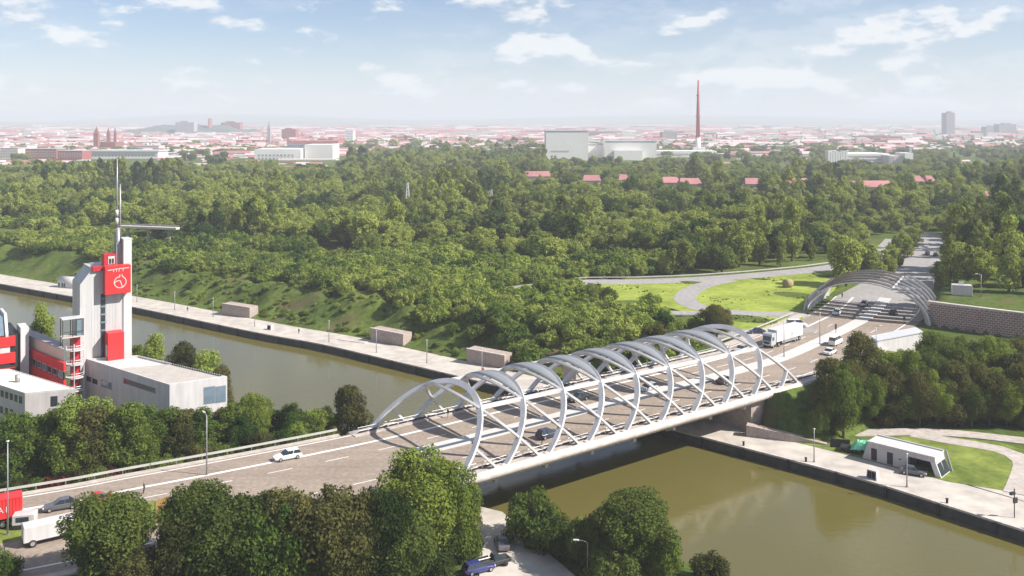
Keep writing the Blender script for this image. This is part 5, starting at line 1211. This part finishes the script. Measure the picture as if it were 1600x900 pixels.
for sy in (-1, 1):
    for z0, z1 in ((cz0 - .03, cz0 + .14), (cz1 - .14, cz1 + .02)): MB().box(-6.12, 6.12, sy * 1.22 - .06, sy * 1.22 + .06, z0, z1).build('rail', 'red', con)
for i in range(4): MB().box(6.102, 6.16, -1.1 + i * .57, -.62 + i * .57, cz0 + .12, cz1 - .15).build('door_panel', 'red', con)
MB().box(-8, 6.2, -.55, .55, .95, cz0 - .04).build('chassis', 'dark', con); MB().box(6.0, 6.35, -1.2, 1.2, .55, .85).build('bumper', 'dark', con)
wheels(con, (2.6, 3.8, 5.0, -5.4), 2.5); cab(con, -9.0, -7.1, CARP['white'])
fc = bpy.data.curves.new('lettering', 'FONT'); fc.body = 'CONDAI'; fc.size = 1.15; fc.extrude = .01; fc.space_character = 1.35
ft_ = bpy.data.objects.new('text_source', fc); col.objects.link(ft_); lm_ = bpy.data.meshes.new_from_object(ft_.evaluated_get(bpy.context.evaluated_depsgraph_get())); bpy.data.objects.remove(ft_); lm_.materials.clear(); lm_.materials.append(M['panel_white'])
fo_ = bpy.data.objects.new('lettering', lm_); fo_.location = (-1.2, -1.275, 2.15); fo_.rotation_euler = (R(90), 0, 0); link(fo_, con)
# white box lorry on the side road
p = P(76, 845, -.05); wl_ = thing('box_lorry', 'white box lorry on the side road next to the grass verge', 'lorry', (p.x, p.y, -.03), tangent(p) + .12)
MB().box(-3.0, 2.3, -1.1, 1.1, .75, 2.7).build('box_body', 'panel_white', wl_, .04); MB().box(-3.1, 4.1, -.5, .5, .5, .84).build('chassis', 'dark', wl_); cab(wl_, 2.45, 4.2, CARP['white'], 2.3, 2.1); wheels(wl_, (-2.0, 3.2), 2.3)
for sy in (-.57, .57): MB().box(-3.05, -3.0, sy - .5, sy + .5, .8, 2.6).build('rear_door', 'panel_warm', wl_)
# small white caravan trailer between container lorry and box lorry
p = P(39, 824); cv = thing('site_trailer', 'small grey white site trailer between the red and the white lorry', 'trailer', (p.x, p.y, .05), tangent(p) - .25)
MB().box(-1.4, 1.4, -.9, .9, .6, 2.0).build('body', 'panel_warm', cv, .08); MB().box(-.9, .7, -.935, -.9, 1.05, 1.7).build('window', 'glass', cv); MB().box(-1.35, 1.35, -.85, .85, .1, .598).build('skirt', 'dark', cv)
# ochre hoarding among the foreground trees
oh = P(253, 815); och = thing('hoarding', 'ochre board standing between the foreground trees', 'hoarding', (oh.x, oh.y, gz(oh.x, oh.y)), .9)
MB().box(-1.0, 1.0, -.06, .06, .3, 3.4).build('board', 'ochre', och)
for x in (-.9, .9): MB().box(x - .08, x + .08, .061, .2, -.3, 3.3).build('post', 'bark', och)

# ================================================================== LAMPS, RAILS, SMALL THINGS
def lamp(px, py, z, h, label, arm=1.4, rz=0.0, group='street lamps'):
    p = P(px, py, z); t = thing('street_lamp', label, 'street lamp', (p.x, p.y, z), rz, group)
    smooth(MB().tube([(0, 0, 0), (0, 0, h * .5), (0, 0, h)], [.13, .09, .06], 7)).build('pole', 'grey_metal', t); MB().box(-.2, .2, -.2, .2, 0, .12).build('base', 'grey_metal', t)
    if arm:
        smooth(MB().tube([(0, 0, h - .05), (arm * .5, 0, h + .15), (arm, 0, h + .2)], .05, 6)).build('arm', 'grey_metal', t)
        MB().box(arm - .15, arm + .65, -.16, .16, h + .12, h + .28).build('lamp_head', 'light_metal', t, .04)
    else: smooth(MB().tube([(0, 0, h), (0, 0, h + .12)], .22, 8)).build('lamp_head', 'light_metal', t)
lamp(323, 742, 0, 9.2, 'tall street lamp on the road left of the white car', 1.2, 2.2)
lamp(12, 836, 0, 12.4, 'tall street lamp in front of the red container lorry', 0, 0)
lamp(1225, 557, .15, 8.0, 'street lamp on the median in front of the articulated lorry', 0, 0)
lamp(1281, 537, .15, 7.6, 'street lamp on the median before the canopy mouth', 0, 0)
lamp(918, 912, QZ, 5.6, 'grey street lamp with short arm at the bottom edge by the canal', 1.3, 3.0)
lamp(449, 925, QZ, 5.2, 'low street lamp among foreground trees at the bottom edge', .7, 0)
lamp(1272, 722, QZ, 6.0, 'slim lamp on the plaza left of the pavilion', 0); lamp(1417, 761, QZ, 5.6, 'slim lamp on the plaza in front of the pavilion', 0)
lamp(1369, 572, -1, 9.0, 'lamp standing in the wood below the service block', .8, 0)
for i, (px_, py_) in enumerate(((214, 472), (273, 484), (333, 495), (398, 510), (514, 534), (588, 551), (667, 567), (753, 582))):
    lamp(px_, py_, QZ, 5.8, 'slim lamp on the far quay, number %s counted from the tower' % ('one', 'two', 'three', 'four', 'five', 'six', 'seven', 'eight')[i], 0, group='lamps along the far quay')
for px_, py_, lab in ((1533, 468, 'lamp post behind the brick wall beside the white container'), (1459, 472, 'lamp post behind the canopy on the far road edge')):
    lamp(px_, py_, 4.6 if px_ > 1500 else 0, 7.0, lab, 1.0, 3.1)
# sign post with dark boxes on the right quay
p = P(1585, 809, QZ); sp_t = thing('sign_post', 'dark post with two black sign boxes at the right end of the quay', 'sign', p, .4)
MB().tube([(0, 0, 0), (0, 0, 4.6)], .08, 6).build('pole', 'dark', sp_t)
MB().box(-.9, .0, -.2, .2, 3.7, 4.1).build('sign_plate', 'dark', sp_t); MB().box(-.2, .6, -.12, .12, 2.3, 3.1).build('sign_plate', 'dark', sp_t)
p = P(1357, 523); ts = thing('lamp_signal', 'dark signal post on the road between white van and canopy', 'signal', P(1306, 521), 0)
MB().tube([(0, 0, 0), (0, 0, 2.2)], .06, 6).build('pole', 'dark', ts); MB().box(-.18, .18, -.14, .14, 1.1, 2.4).build('signal_head', 'dark', ts)
# bollards along the right quay
bolm = smooth(MB().tube([(0, 0, 0), (0, 0, .55), (0, 0, .7)], [.2, .2, .28], 8)).mesh('bollard', 'dark')
for i in range(9):
    q, t = on_line(QUAY, c_r + 16 + i * 12.5); o = bpy.data.objects.new('mooring_bollard', bolm); o.location = (q.x - t.y * .9, q.y + t.x * .9, QZ + .06); link(o); tag(o, 'black mooring bollard on the quay edge in front of the plaza', 'bollard', 'mooring bollards on the plaza quay')
# guard rails
def guard(name, line, d, label, step=4.0):
    ol = offset(line, d); t = thing(name, label, 'guard rail', (ol[0].x, ol[0].y, 0))
    n_ = len(ol); part_at(t, MB().sweep([Vector((q.x, q.y, .72)) for q in ol], [Vector((0, 0, 1))] * n_, .36, .12), 'beam', 'guard')
    pm = MB()
    L_ = chain(ol, ol[-1]); c = 1.0
    while c < L_:
        q, _ = on_line(ol, c); part_at(t, MB().box(q.x - .06, q.x + .06, q.y - .06, q.y + .06, -.3, .54), 'post', 'grey_metal'); c += step
guard('guard_rail', rsub(-150, -5), 15.6, 'long grey guard rail along the far edge of the left road')
guard('guard_rail', rsub(99, RG - 6), 17.0, 'guard rail behind the articulated lorry', 5)
guard('guard_rail', sub(RAMP, 25, 190), 5.2, 'pale guard rail along the upper ramp under the forest edge', 8)
# white container behind the brick wall
p = PY(1505, 262, 5.2); ct = thing('site_container', 'white grey container standing on top behind the brick wall', 'container', (p.x, p.y, gz(p.x, p.y)), -.3)
MB().box(-3.0, 2.2, -1.3, 1.3, .1, 3.0).build('body', 'panel_warm', ct, .04); MB().box(-1.2, .2, -.08, .08, 3.0, 3.9).build('roof_mast', 'light_metal', ct)

# people
def person_mesh():
    me = bpy.data.meshes.new('figure')
    v = [(0, 0, .95), (0, 0, 1.15), (0, 0, 1.42), (0, 0, 1.52), (.01, 0, 1.66), (.01, 0, 1.74), (.0, .1, .9), (.06, .11, .5), (-.04, .12, .08), (.1, .13, .04), (0, -.1, .9), (-.08, -.11, .5), (-.2, -.12, .1), (-.06, -.13, .04), (0, .2, 1.4), (-.04, .25, 1.13), (.06, .25, .9), (.1, .25, .82), (0, -.2, 1.4), (.04, -.25, 1.13), (.14, -.25, .92), (.18, -.25, .84)]
    e = [(0, 1), (1, 2), (2, 3), (3, 4), (4, 5), (0, 6), (6, 7), (7, 8), (8, 9), (0, 10), (10, 11), (11, 12), (12, 13), (2, 14), (14, 15), (15, 16), (16, 17), (2, 18), (18, 19), (19, 20), (20, 21)]
    r = [.15, .14, .15, .06, .1, .085, .1, .065, .045, .04, .1, .065, .045, .04, .065, .05, .04, .035, .065, .05, .04, .035]
    me.from_pydata(v, e, []); o = bpy.data.objects.new('figure_source', me); col.objects.link(o)
    o.modifiers.new('s', 'SKIN'); 
    for i, s in enumerate(me.skin_vertices[0].data): s.radius = (r[i], r[i]); s.use_root = (i == 0)
    o.modifiers.new('sub', 'SUBSURF').levels = 1
    dg = bpy.context.evaluated_depsgraph_get(); out = bpy.data.meshes.new_from_object(o.evaluated_get(dg)); bpy.data.objects.remove(o); return out
PM = person_mesh()
def person(px_, py_, z, rz, shirt, label):
    p = P(px_, py_, z); me = PM.copy()
    me.materials.clear()
    for m_ in ('skin', shirt, 'cloth_black', 'hair'): me.materials.append(M[m_])
    for f in me.polygons:
        c = f.center; f.material_index = 2 if c.z < .98 else (3 if (c.z > 1.7 or (c.z > 1.6 and c.x < -.03)) else (0 if (c.z > 1.53 or (abs(c.y) > .2 and c.z < .95)) else 1)); f.use_smooth = True
    o = bpy.data.objects.new('person', me); o.location = (p.x, p.y, z); o.rotation_euler = (0, 0, rz); link(o); tag(o, label, 'person'); return o
person(225, 771, 0, .5, 'cloth_black', 'person in dark clothes walking on the road left of the lamp')
person(755, 584, QZ, 2.0, 'cloth_red', 'person in red standing on the far quay near the bridge')
person(467, 522, QZ, 1.0, 'cloth_black', 'person in dark clothes on the far quay opposite the white hall')
person(293, 487, QZ, 2.5, 'cloth_black', 'person in dark clothes on the far quay near the tower')
person(1413, 503, .1, 1.2, 'cloth_black', 'person in dark clothes at the right edge of the canopy')
person(1427, 491, .1, -1.0, 'cloth_black', 'person deeper under the canopy at the right wall')
person(1316, 466, .1, 1.0, 'cloth_black', 'person at the left side of the road under the canopy')
person(847, 694, .12, .6, 'cloth_black', 'person on the near footway of the bridge beside the dark blue car')
person(700, 652, .12, .6, 'cloth_black', 'person on the far footway at the near bridge end')
person(1282, 662, QZ + .1, 2.0, 'cloth_white', 'person in white on the path at the edge of the wood')

# footbridge in the forest, lattice pylon
fb = thing('footbridge', 'long pale footbridge crossing the forest right of the mast', 'bridge', FOOT[0])
f0, f1 = Vector((FOOT[0].x, FOOT[0].y, 9.2)), Vector((FOOT[1].x, FOOT[1].y, 9.0))
part_at(fb, MB().sweep([f0, f1], [Vector((0, 0, 1))] * 2, .9, 3.0), 'deck', 'concrete'); part_at(fb, MB().sweep([f0 + Vector((0, 1.3, 1)), f1 + Vector((0, 1.3, 1))], [Vector((0, 0, 1))] * 2, .5, .1), 'railing', 'grey_metal')
for f_ in (.15, .5, .85): q = f0.lerp(f1, f_); part_at(fb, MB().box(q.x - .5, q.x + .5, q.y - .5, q.y + .5, -1, 8.75), 'pier', 'brown_concrete')
def pylon(px_, Y, ytop, label):
    x = (px_ - 800) / F * Y; zt = H - (ytop - HZ) * Y / F; t = thing('lattice_mast', label, 'mast', (x, Y, 0)); mb = MB()
    for sx in (-1, 1):
        for sy in (-1, 1): mb.tube([(sx * 1.5, sy * 1.5, 0), (sx * .3, sy * .3, zt)], .14, 4)
    mb.build('legs_frame', 'light_metal', t); b2 = MB(); n = 10
    for i in range(n):
        z0, z1 = zt * i / n, zt * (i + 1) / n; w0, w1 = 1.5 - 1.2 * i / n, 1.5 - 1.2 * (i + 1) / n
        for sy in (-1, 1): b2.tube([(-w0, sy * w0, z0), (w1, sy * w1, z1)], .08, 3); b2.tube([(w0, sy * w0, z0), (-w1, sy * w1, z1)], .08, 3)
    b2.build('bracing', 'light_metal', t)
pylon(637, 520, 285, 'pale lattice mast rising out of the forest in the middle')
pylon(768, 560, 296, 'thin lattice mast in the forest above the bridge arches')

# ================================================================== THE CITY
def fblock(px0, px1, ytop, D, depth, m, root=None, name='wall', z0=-8.0, zt=None):
    x0, x1 = (px0 - 800) / F * D, (px1 - 800) / F * D; z1 = zt if zt is not None else H - (ytop - HZ) * D / F
    mb = MB().box(x0, x1, D, D + depth, z0, z1); return mb.build(name, m, root) if root is None else part_at(root, mb, name, m)
def fthing(name, label, cat, px0, D, group=None): return thing(name, label, cat, ((px0 - 800) / F * D, D, -8), 0, group)
def windows_on(root, px0, px1, y0, y1, D, nx_, ny_, m='far_grey', fill=.55):
    wx, wy = (px1 - px0) / nx_, (y1 - y0) / ny_; mb = MB()
    for i in range(nx_):
        for j in range(ny_):
            xa, ya = px0 + (i + (1 - fill) / 2) * wx, y0 + (j + (1 - fill) / 2) * wy; mb.box((xa - 800) / F * D, (xa + wx * fill - 800) / F * D, D - .25, D + .2, H - (ya + wy * fill - HZ) * D / F, H - (ya - HZ) * D / F)
    tag(part_at(root, mb, 'windows', m), kind='stuff')
# white power-station halls
for px0, px1, yt, D, dep, lab in ((853, 919, 205, 1290, 60, 'tall white box hall of the works behind the forest'), (918, 948, 226, 1330, 40, 'low pale hall between the two big white works halls'), (946, 1026, 221, 1300, 70, 'wide white works hall left of the chimney')):
    t = fthing('works_hall', lab, 'hall', px0, D); fblock(px0, px1, yt, D, dep, 'far_white', t); fblock(px0 - .6, px1 + .6, yt - .9, D - .6, dep + 1.2, 'far_grey', t, 'roof_edge', z0=H - (yt - HZ) * D / F + .05)
    if px0 != 918: fblock(px0 + 8, px1 - 30, yt + 30, D - .3, .6, 'far_roof_grey', t, 'panel_band', z0=H - (yt + 32 - HZ) * D / F)
    if px0 == 946: fblock(px0 + 14, px0 + 58, yt + 14, D - 10, 9.5, 'far_white', t, 'annex'); windows_on(t, 1003, 1012, 249, 252, D - .5, 3, 1)
t = fthing('works_hall', 'low white works building at the foot of the chimney', 'hall', 1028, 1420); fblock(1024, 1120, 236, 1420, 50, 'far_white', t); windows_on(t, 1026, 1118, 239, 243, 1420, 24, 1)
t = fthing('works_gantry', 'thin steel gantry frame left of the chimney base', 'gantry', 1036, 1250)
for px_ in (1034, 1039, 1062): fblock(px_, px_ + 1, 243, 1250, 2, 'far_grey', t, 'post')
fblock(1034, 1064, 242, 1250, 2, 'far_grey', t, 'beam', z0=H - (243.5 - HZ) * 1250 / F)
D = 1480; x = (1090.5 - 800) / F * D; ch = thing('works_chimney', 'very tall slim chimney, white below and dark red above', 'chimney', (x, D, -8))
zc = [-8, H - (214 - HZ) * D / F, H - (125 - HZ) * D / F]
part_at(ch, smooth(MB().tube([(x, D, -8), (x, D, zc[1])], [4.6, 3.9], 20)), 'lower_shaft', 'chimney_white'); part_at(ch, smooth(MB().tube([(x, D, zc[1] + .02), (x + .4, D, (zc[1] + zc[2]) / 2), (x + .8, D, zc[2])], [3.3, 2.6, 1.3], 18)), 'upper_shaft', 'chimney_red'); [part_at(ch, smooth(MB().tube([(x + .1, D, z_), (x + .1, D, z_ + 1.6)], 4.3 - (z_ - zc[1]) * .022, 18)), 'gallery_ring', 'chimney_red') for z_ in (zc[1] - .5, zc[1] + 32, zc[1] + 66)]; part_at(ch, MB().box(x - 8, x + 11, D - 4, D + 6, -8, 12), 'base_block', 'chimney_white')
# striped hall right
t = fthing('storage_hall', 'white storage hall with ribbed silo front right of the chimney', 'hall', 1293, 1200)
fblock(1324, 1390, 240, 1210, 60, 'far_white', t)
for i in range(4): fblock(1324, 1388, 243 + i * 5, 1209.4, .7, 'far_roof_grey', t, 'stripe', z0=H - (243 + i * 5 + 1.6 - HZ) * 1209.4 / F)
for i in range(8): fblock(1294 + i * 3.9, 1297.2 + i * 3.9, 236 + (i % 3), 1195, 12, 'far_white', t, 'silo')
t = fthing('white_slab', 'plain white slab building standing among trees on the right', 'building', 1408, 1180); fblock(1414, 1427, 239, 1180, 30, 'far_white', t); fblock(1390, 1413.8, 243, 1185, 30, 'far_wall', t, 'side_wing'); windows_on(t, 1391, 1398, 245, 256, 1185, 2, 3)
# left: long low hall, white factory group, red brick blocks, churches, castle
t = fthing('long_hall', 'long low white hall behind the mast top', 'hall', 135, 1360); fblock(140, 247, 237, 1360, 40, 'far_white', t); fblock(139, 248, 235, 1358, 44, 'light_metal', t, 'roof', z0=H - (237 - HZ) * 1358 / F + .1); windows_on(t, 142, 246, 241, 245, 1360, 20, 1)
t = fthing('factory', 'white factory group with long red roof left of the wood', 'factory', 400, 1330)
fblock(398, 470, 233, 1330, 60, 'far_white', t); fblock(448, 500, 224, 1400, 50, 'far_white', t, 'upper_wing'); fblock(476, 520, 226, 1345, 50, 'far_white', t, 'side_wing'); fblock(448, 528, 220, 1398, 55, 'roof_red', t, 'red_roof', z0=H - (224.2 - HZ) * 1398 / F); windows_on(t, 449, 474, 226, 231, 1400, 8, 2); windows_on(t, 402, 460, 240, 250, 1330, 10, 2); fblock(430, 525, 249, 1290, 25, 'far_wall', t, 'low_shed')
for x0, x1, yt, D, m_, lab in ((0, 28, 232, 1330, 'far_wall', 'pale apartment block at the far left of the city'), (40, 88, 233, 1350, 'far_brick', 'brick red block left of the long low hall'), (90, 128, 236, 1300, 'far_brick', 'brick red block touching the long low hall'), (30, 42, 228, 1400, 'far_wall', 'narrow pale block between the left city blocks'), (250, 345, 232, 1800, 'far_white', 'wide white works block right of the long hall'), (205, 248, 228, 1700, 'roof_pink', 'pink roofed block behind the long hall'), (540, 552, 205, 2300, 'far_white', 'white high rise in the middle of the city'), (755, 810, 231, 1500, 'far_white', 'pale hall left of the tall works hall')):
    t = fthing('city_block', lab, 'building', x0, D); fblock(x0, x1, yt, D, 30, m_, t); fblock(x0 - .3, x1 + .3, yt - .8, D - .4, 30.8, 'far_roof_grey', t, 'roof', z0=H - (yt - HZ) * D / F + .05)
    windows_on(t, x0 + 1, x1 - 1, yt + 2, min(yt + 14, 246), D, max(4, int((x1 - x0) / 4)), 3)
def spire(px_, D, ybase, ytop, wpx, m_, label, name='church_tower'):
    x = (px_ - 800) / F * D; w = wpx / F * D / 2; zt = H - (ytop - HZ) * D / F; zb = H - (ybase - HZ) * D / F; zs = zb + (zt - zb) * .66
    t = thing(name, label, 'church tower', (x, D, -8)); part_at(t, MB().box(x - w, x + w, D - w, D + w, -8, zs), 'shaft', m_)
    part_at(t, MB().add([(x - w * 1.08, D - w * 1.08, zs + .02), (x + w * 1.08, D - w * 1.08, zs + .02), (x + w * 1.08, D + w * 1.08, zs + .02), (x - w * 1.08, D + w * 1.08, zs + .02), (x, D, zt)], [(0, 1, 4), (1, 2, 4), (2, 3, 4), (3, 0, 4), (3, 2, 1, 0)]), 'spire', m_)
spire(151, 1750, 234, 197, 7, 'far_brick', 'tallest dark brick church tower above the left city'); spire(169.5, 1800, 225, 199, 4, 'far_brick', 'left of the two slim church spires'); spire(180, 1800, 225, 199, 3.4, 'far_brick', 'right of the two slim church spires'); spire(420.5, 2100, 225, 188, 4.5, 'far_grey', 'dark church spire right of the castle hill')
t = fthing('church_nave', 'dark red church roof below the brick towers', 'church', 150, 1760); fblock(152, 180, 222, 1760, 40, 'far_brick', t)
for x0, x1, yt, D, m_, lab in ((274, 303, 191, 3600, 'far_grey', 'grey castle block on the hill at the skyline'), (345, 375, 191.5, 3800, 'far_brick', 'reddish castle block right of the grey one on the skyline'), (325, 326.5, 185, 3700, 'far_brick', 'thin chimney between the two castle blocks'), (1479, 1492, 176, 3400, 'far_grey', 'grey round-topped tower block on the right skyline'), (1541, 1560, 198, 3700, 'far_grey', 'left part of the grey block pair on the right skyline'), (1561, 1588, 194, 3600, 'far_grey', 'right taller part of the grey block pair on the skyline'), (1035, 1058, 206, 2500, 'far_grey', 'grey block in the haze left of the chimney'), (440, 462, 202, 2600, 'far_brick', 'red block with pale dome right of the dark spire')):
    t = fthing('skyline_block', lab, 'building', x0, D); fblock(x0, x1, yt, D, 40, m_, t)
    if x1 - x0 > 10: fblock(x0 + (x1 - x0) * .25, x0 + (x1 - x0) * .7, yt - 2, D + 8, 20, m_, t, 'roof_storey', z0=H - (yt - HZ) * D / F + .02)
# red roofs among the trees
for i, (x0, x1, D, kd) in enumerate(RF):
    xa, xb = (x0 - 800) / F * D, (x1 - 800) / F * D; lab = ('long red roofed house among trees, second from the right', 'x')[1]
    names = ['big red roofed house with pale gable above the forest', 'small red roof right of the big red roofed house', 'tiny red roof half sunk in trees left of the chimney', 'left of the two joined red roofs below the chimney', 'right of the two joined red roofs below the chimney', 'red roof just right of the chimney foot among trees', 'red roof left of the big round crown on the right', 'long low red roof right of the big round crown', 'pink gable left of a pair at the right woods', 'pink gable right of a pair at the right woods', 'long brown red roof at the right edge']
    t = thing('red_roofed_house', names[i], 'house', (xa, D, -2), 0, 'red roofed houses among the trees')
    dep = 14; zr_ = 9.5; ze = 5.2
    part_at(t, MB().box(xa, xb, D, D + dep, -3, ze), 'wall', 'far_wall'); e = .8
    part_at(t, MB().add([(xa - e, D - e, ze), (xb + e, D - e, ze), (xb + e, D + dep + e, ze), (xa - e, D + dep + e, ze), (xa + e, D + dep / 2, zr_), (xb - e, D + dep / 2, zr_)], [(0, 1, 5, 4), (1, 2, 5), (2, 3, 4, 5), (3, 0, 4), (3, 2, 1, 0)]), 'roof', 'roof_red')
# the mass of houses
rc = np.random.RandomState(21); houses = []
for D0, D1, step, hmin, hmax in ((1010, 1480, 27, 6, 10), (1480, 2100, 30, 8, 15), (2100, 3300, 46, 9, 17), (3300, 5600, 90, 10, 20), (5600, 9500, 220, 12, 22)):
    yv = D0
    while yv < D1:
        xs_ = np.arange(-.62 * yv, .62 * yv, step)
        for xv in xs_:
            pxv = 800 + F * xv / yv; dens = .78 if pxv < 850 else (.42 if pxv < 1250 else .30)
            if rc.rand() > dens: continue
            if pxv > 1250 and yv < 1650 and rc.rand() < .8: continue
            if yv < 1480 and (535 < pxv < 870 or rc.rand() < .35 or (845 < pxv < 1045 and yv > 1180) or (1285 < pxv < 1435) or (130 < pxv < 255 and yv > 1230) or (395 < pxv < 545 and yv > 1200) or (pxv < 130 and yv > 1280)): continue
            houses.append((xv + rc.uniform(-.4, .4) * step, yv + rc.uniform(-.4, .4) * step, (rc.uniform(.45, 1.1) if rc.rand() < .8 else rc.uniform(1.4, 3.0)) * step * .72, rc.uniform(9, 14) + step * .06, rc.uniform(hmin, hmax), rc.rand(), pxv))
        yv += step * .8
ROOFM = ['roof_red', 'roof_pink', 'far_roof_grey', 'far_white']; WALLM = ['far_wall', 'far_white', 'far_brick']
def hmesh(mb, x, y, w, d, h, flat, mr, mw, z=-8.0):
    ze = z + h * (.95 if flat else .68); mb.add([(x - w / 2, y, z), (x + w / 2, y, z), (x + w / 2, y + d, z), (x - w / 2, y + d, z), (x - w / 2, y, ze), (x + w / 2, y, ze), (x + w / 2, y + d, ze), (x - w / 2, y + d, ze)], [(0, 1, 5, 4), (1, 2, 6, 5), (3, 0, 4, 7)] + ([(4, 5, 6, 7)] if flat else []), mw)
    if not flat: mb.add([(x - w / 2 - .4, y - .4, ze), (x + w / 2 + .4, y - .4, ze), (x + w / 2 + .4, y + d + .4, ze), (x - w / 2 - .4, y + d + .4, ze), (x - w / 2, y + d / 2, z + h), (x + w / 2, y + d / 2, z + h)], [(0, 1, 5, 4), (1, 2, 5), (2, 3, 4, 5), (3, 0, 4)], mr)
houses.sort(key=lambda q: q[1] / q[4])
inv = [q for q in houses if -10 < q[6] < 1610]; one = inv[:285]; oneset = set(id(q) for q in one)
hw_m = {}
def unit(flat, mr, mw):
    k = (flat, mr, mw)
    if k not in hw_m:
        a = MB(); a.add([(-.5, 0, 0), (.5, 0, 0), (.5, 1, 0), (-.5, 1, 0), (-.5, 0, .68), (.5, 0, .68), (.5, 1, .68), (-.5, 1, .68)], [(0, 1, 5, 4), (1, 2, 6, 5), (2, 3, 7, 6), (3, 0, 4, 7)])
        b = MB(); e = .03
        if flat: b.box(-.5 - e, .5 + e, -e, 1 + e, .682, .76)
        else: b.add([(-.5 - e, -e, .68), (.5 + e, -e, .68), (.5 + e, 1 + e, .68), (-.5 - e, 1 + e, .68), (-.5, .5, 1), (.5, .5, 1)], [(0, 1, 5, 4), (1, 2, 5), (2, 3, 4, 5), (3, 0, 4), (3, 2, 1, 0)])
        hw_m[k] = (a.mesh('wall', mw), b.mesh('roof', mr))
    return hw_m[k]
for q in one:
    x, y, w, d, h, rr, pxv = q; ri = 0 if rr < .36 else (1 if rr < .6 else (2 if rr < .78 else 3)); flat = ri >= 2; a, b = unit(flat, ROOFM[ri], WALLM[0 if rr < .6 else (1 if rr < .9 else 2)])
    side = 'left of the white factory' if pxv < 400 else ('behind the middle wood' if pxv < 850 else 'right of the tall works hall')
    rl = ('red roofed', 'pink roofed', 'grey flat roofed', 'white flat roofed')[ri]; lab = '%s town house in the hazy city %s' % (rl, side)
    t = thing('town_house', lab, 'house', (x, y, -8), 0, '%s town houses %s' % (rl, side)); t.scale = (w, d, h)
    for nm, m_ in (('wall', a), ('roof', b)): link(bpy.data.objects.new(nm, m_), t)
mbc = MB(); mats_c = ROOFM + WALLM
for q in houses:
    if id(q) in oneset: continue
    x, y, w, d, h, rr, pxv = q; ri = 0 if rr < .33 else (1 if rr < .6 else (2 if rr < .78 else 3)); hmesh(mbc, x, y, w, d, h, ri >= 2, ri, 4 + (0 if rr < .6 else (1 if rr < .9 else 2)), -7.5)
tag(mbc.build('city', mats_c), 'mass of small red roofed houses fading into the haze', 'city', kind='stuff')
print('HOUSES', len(houses))

# ================================================================== HAZE
hz_ = MB().box(-17500, 17500, -1500, 19500, -17, 152)
hm = bpy.data.materials.new('haze'); hm.use_nodes = True; t = hm.node_tree; t.nodes.clear()
pv = t.nodes.new('ShaderNodeVolumePrincipled'); pv.inputs['Color'].default_value = (.93, .96, 1.0, 1); pv.inputs['Density'].default_value = 1.9e-4; pv.inputs['Anisotropy'].default_value = 0.0
om = t.nodes.new('ShaderNodeOutputMaterial'); t.links.new(pv.outputs[0], om.inputs['Volume'])
o = hz_.build('haze', hm); tag(o, 'thin pale haze over the plain', 'haze', kind='stuff')
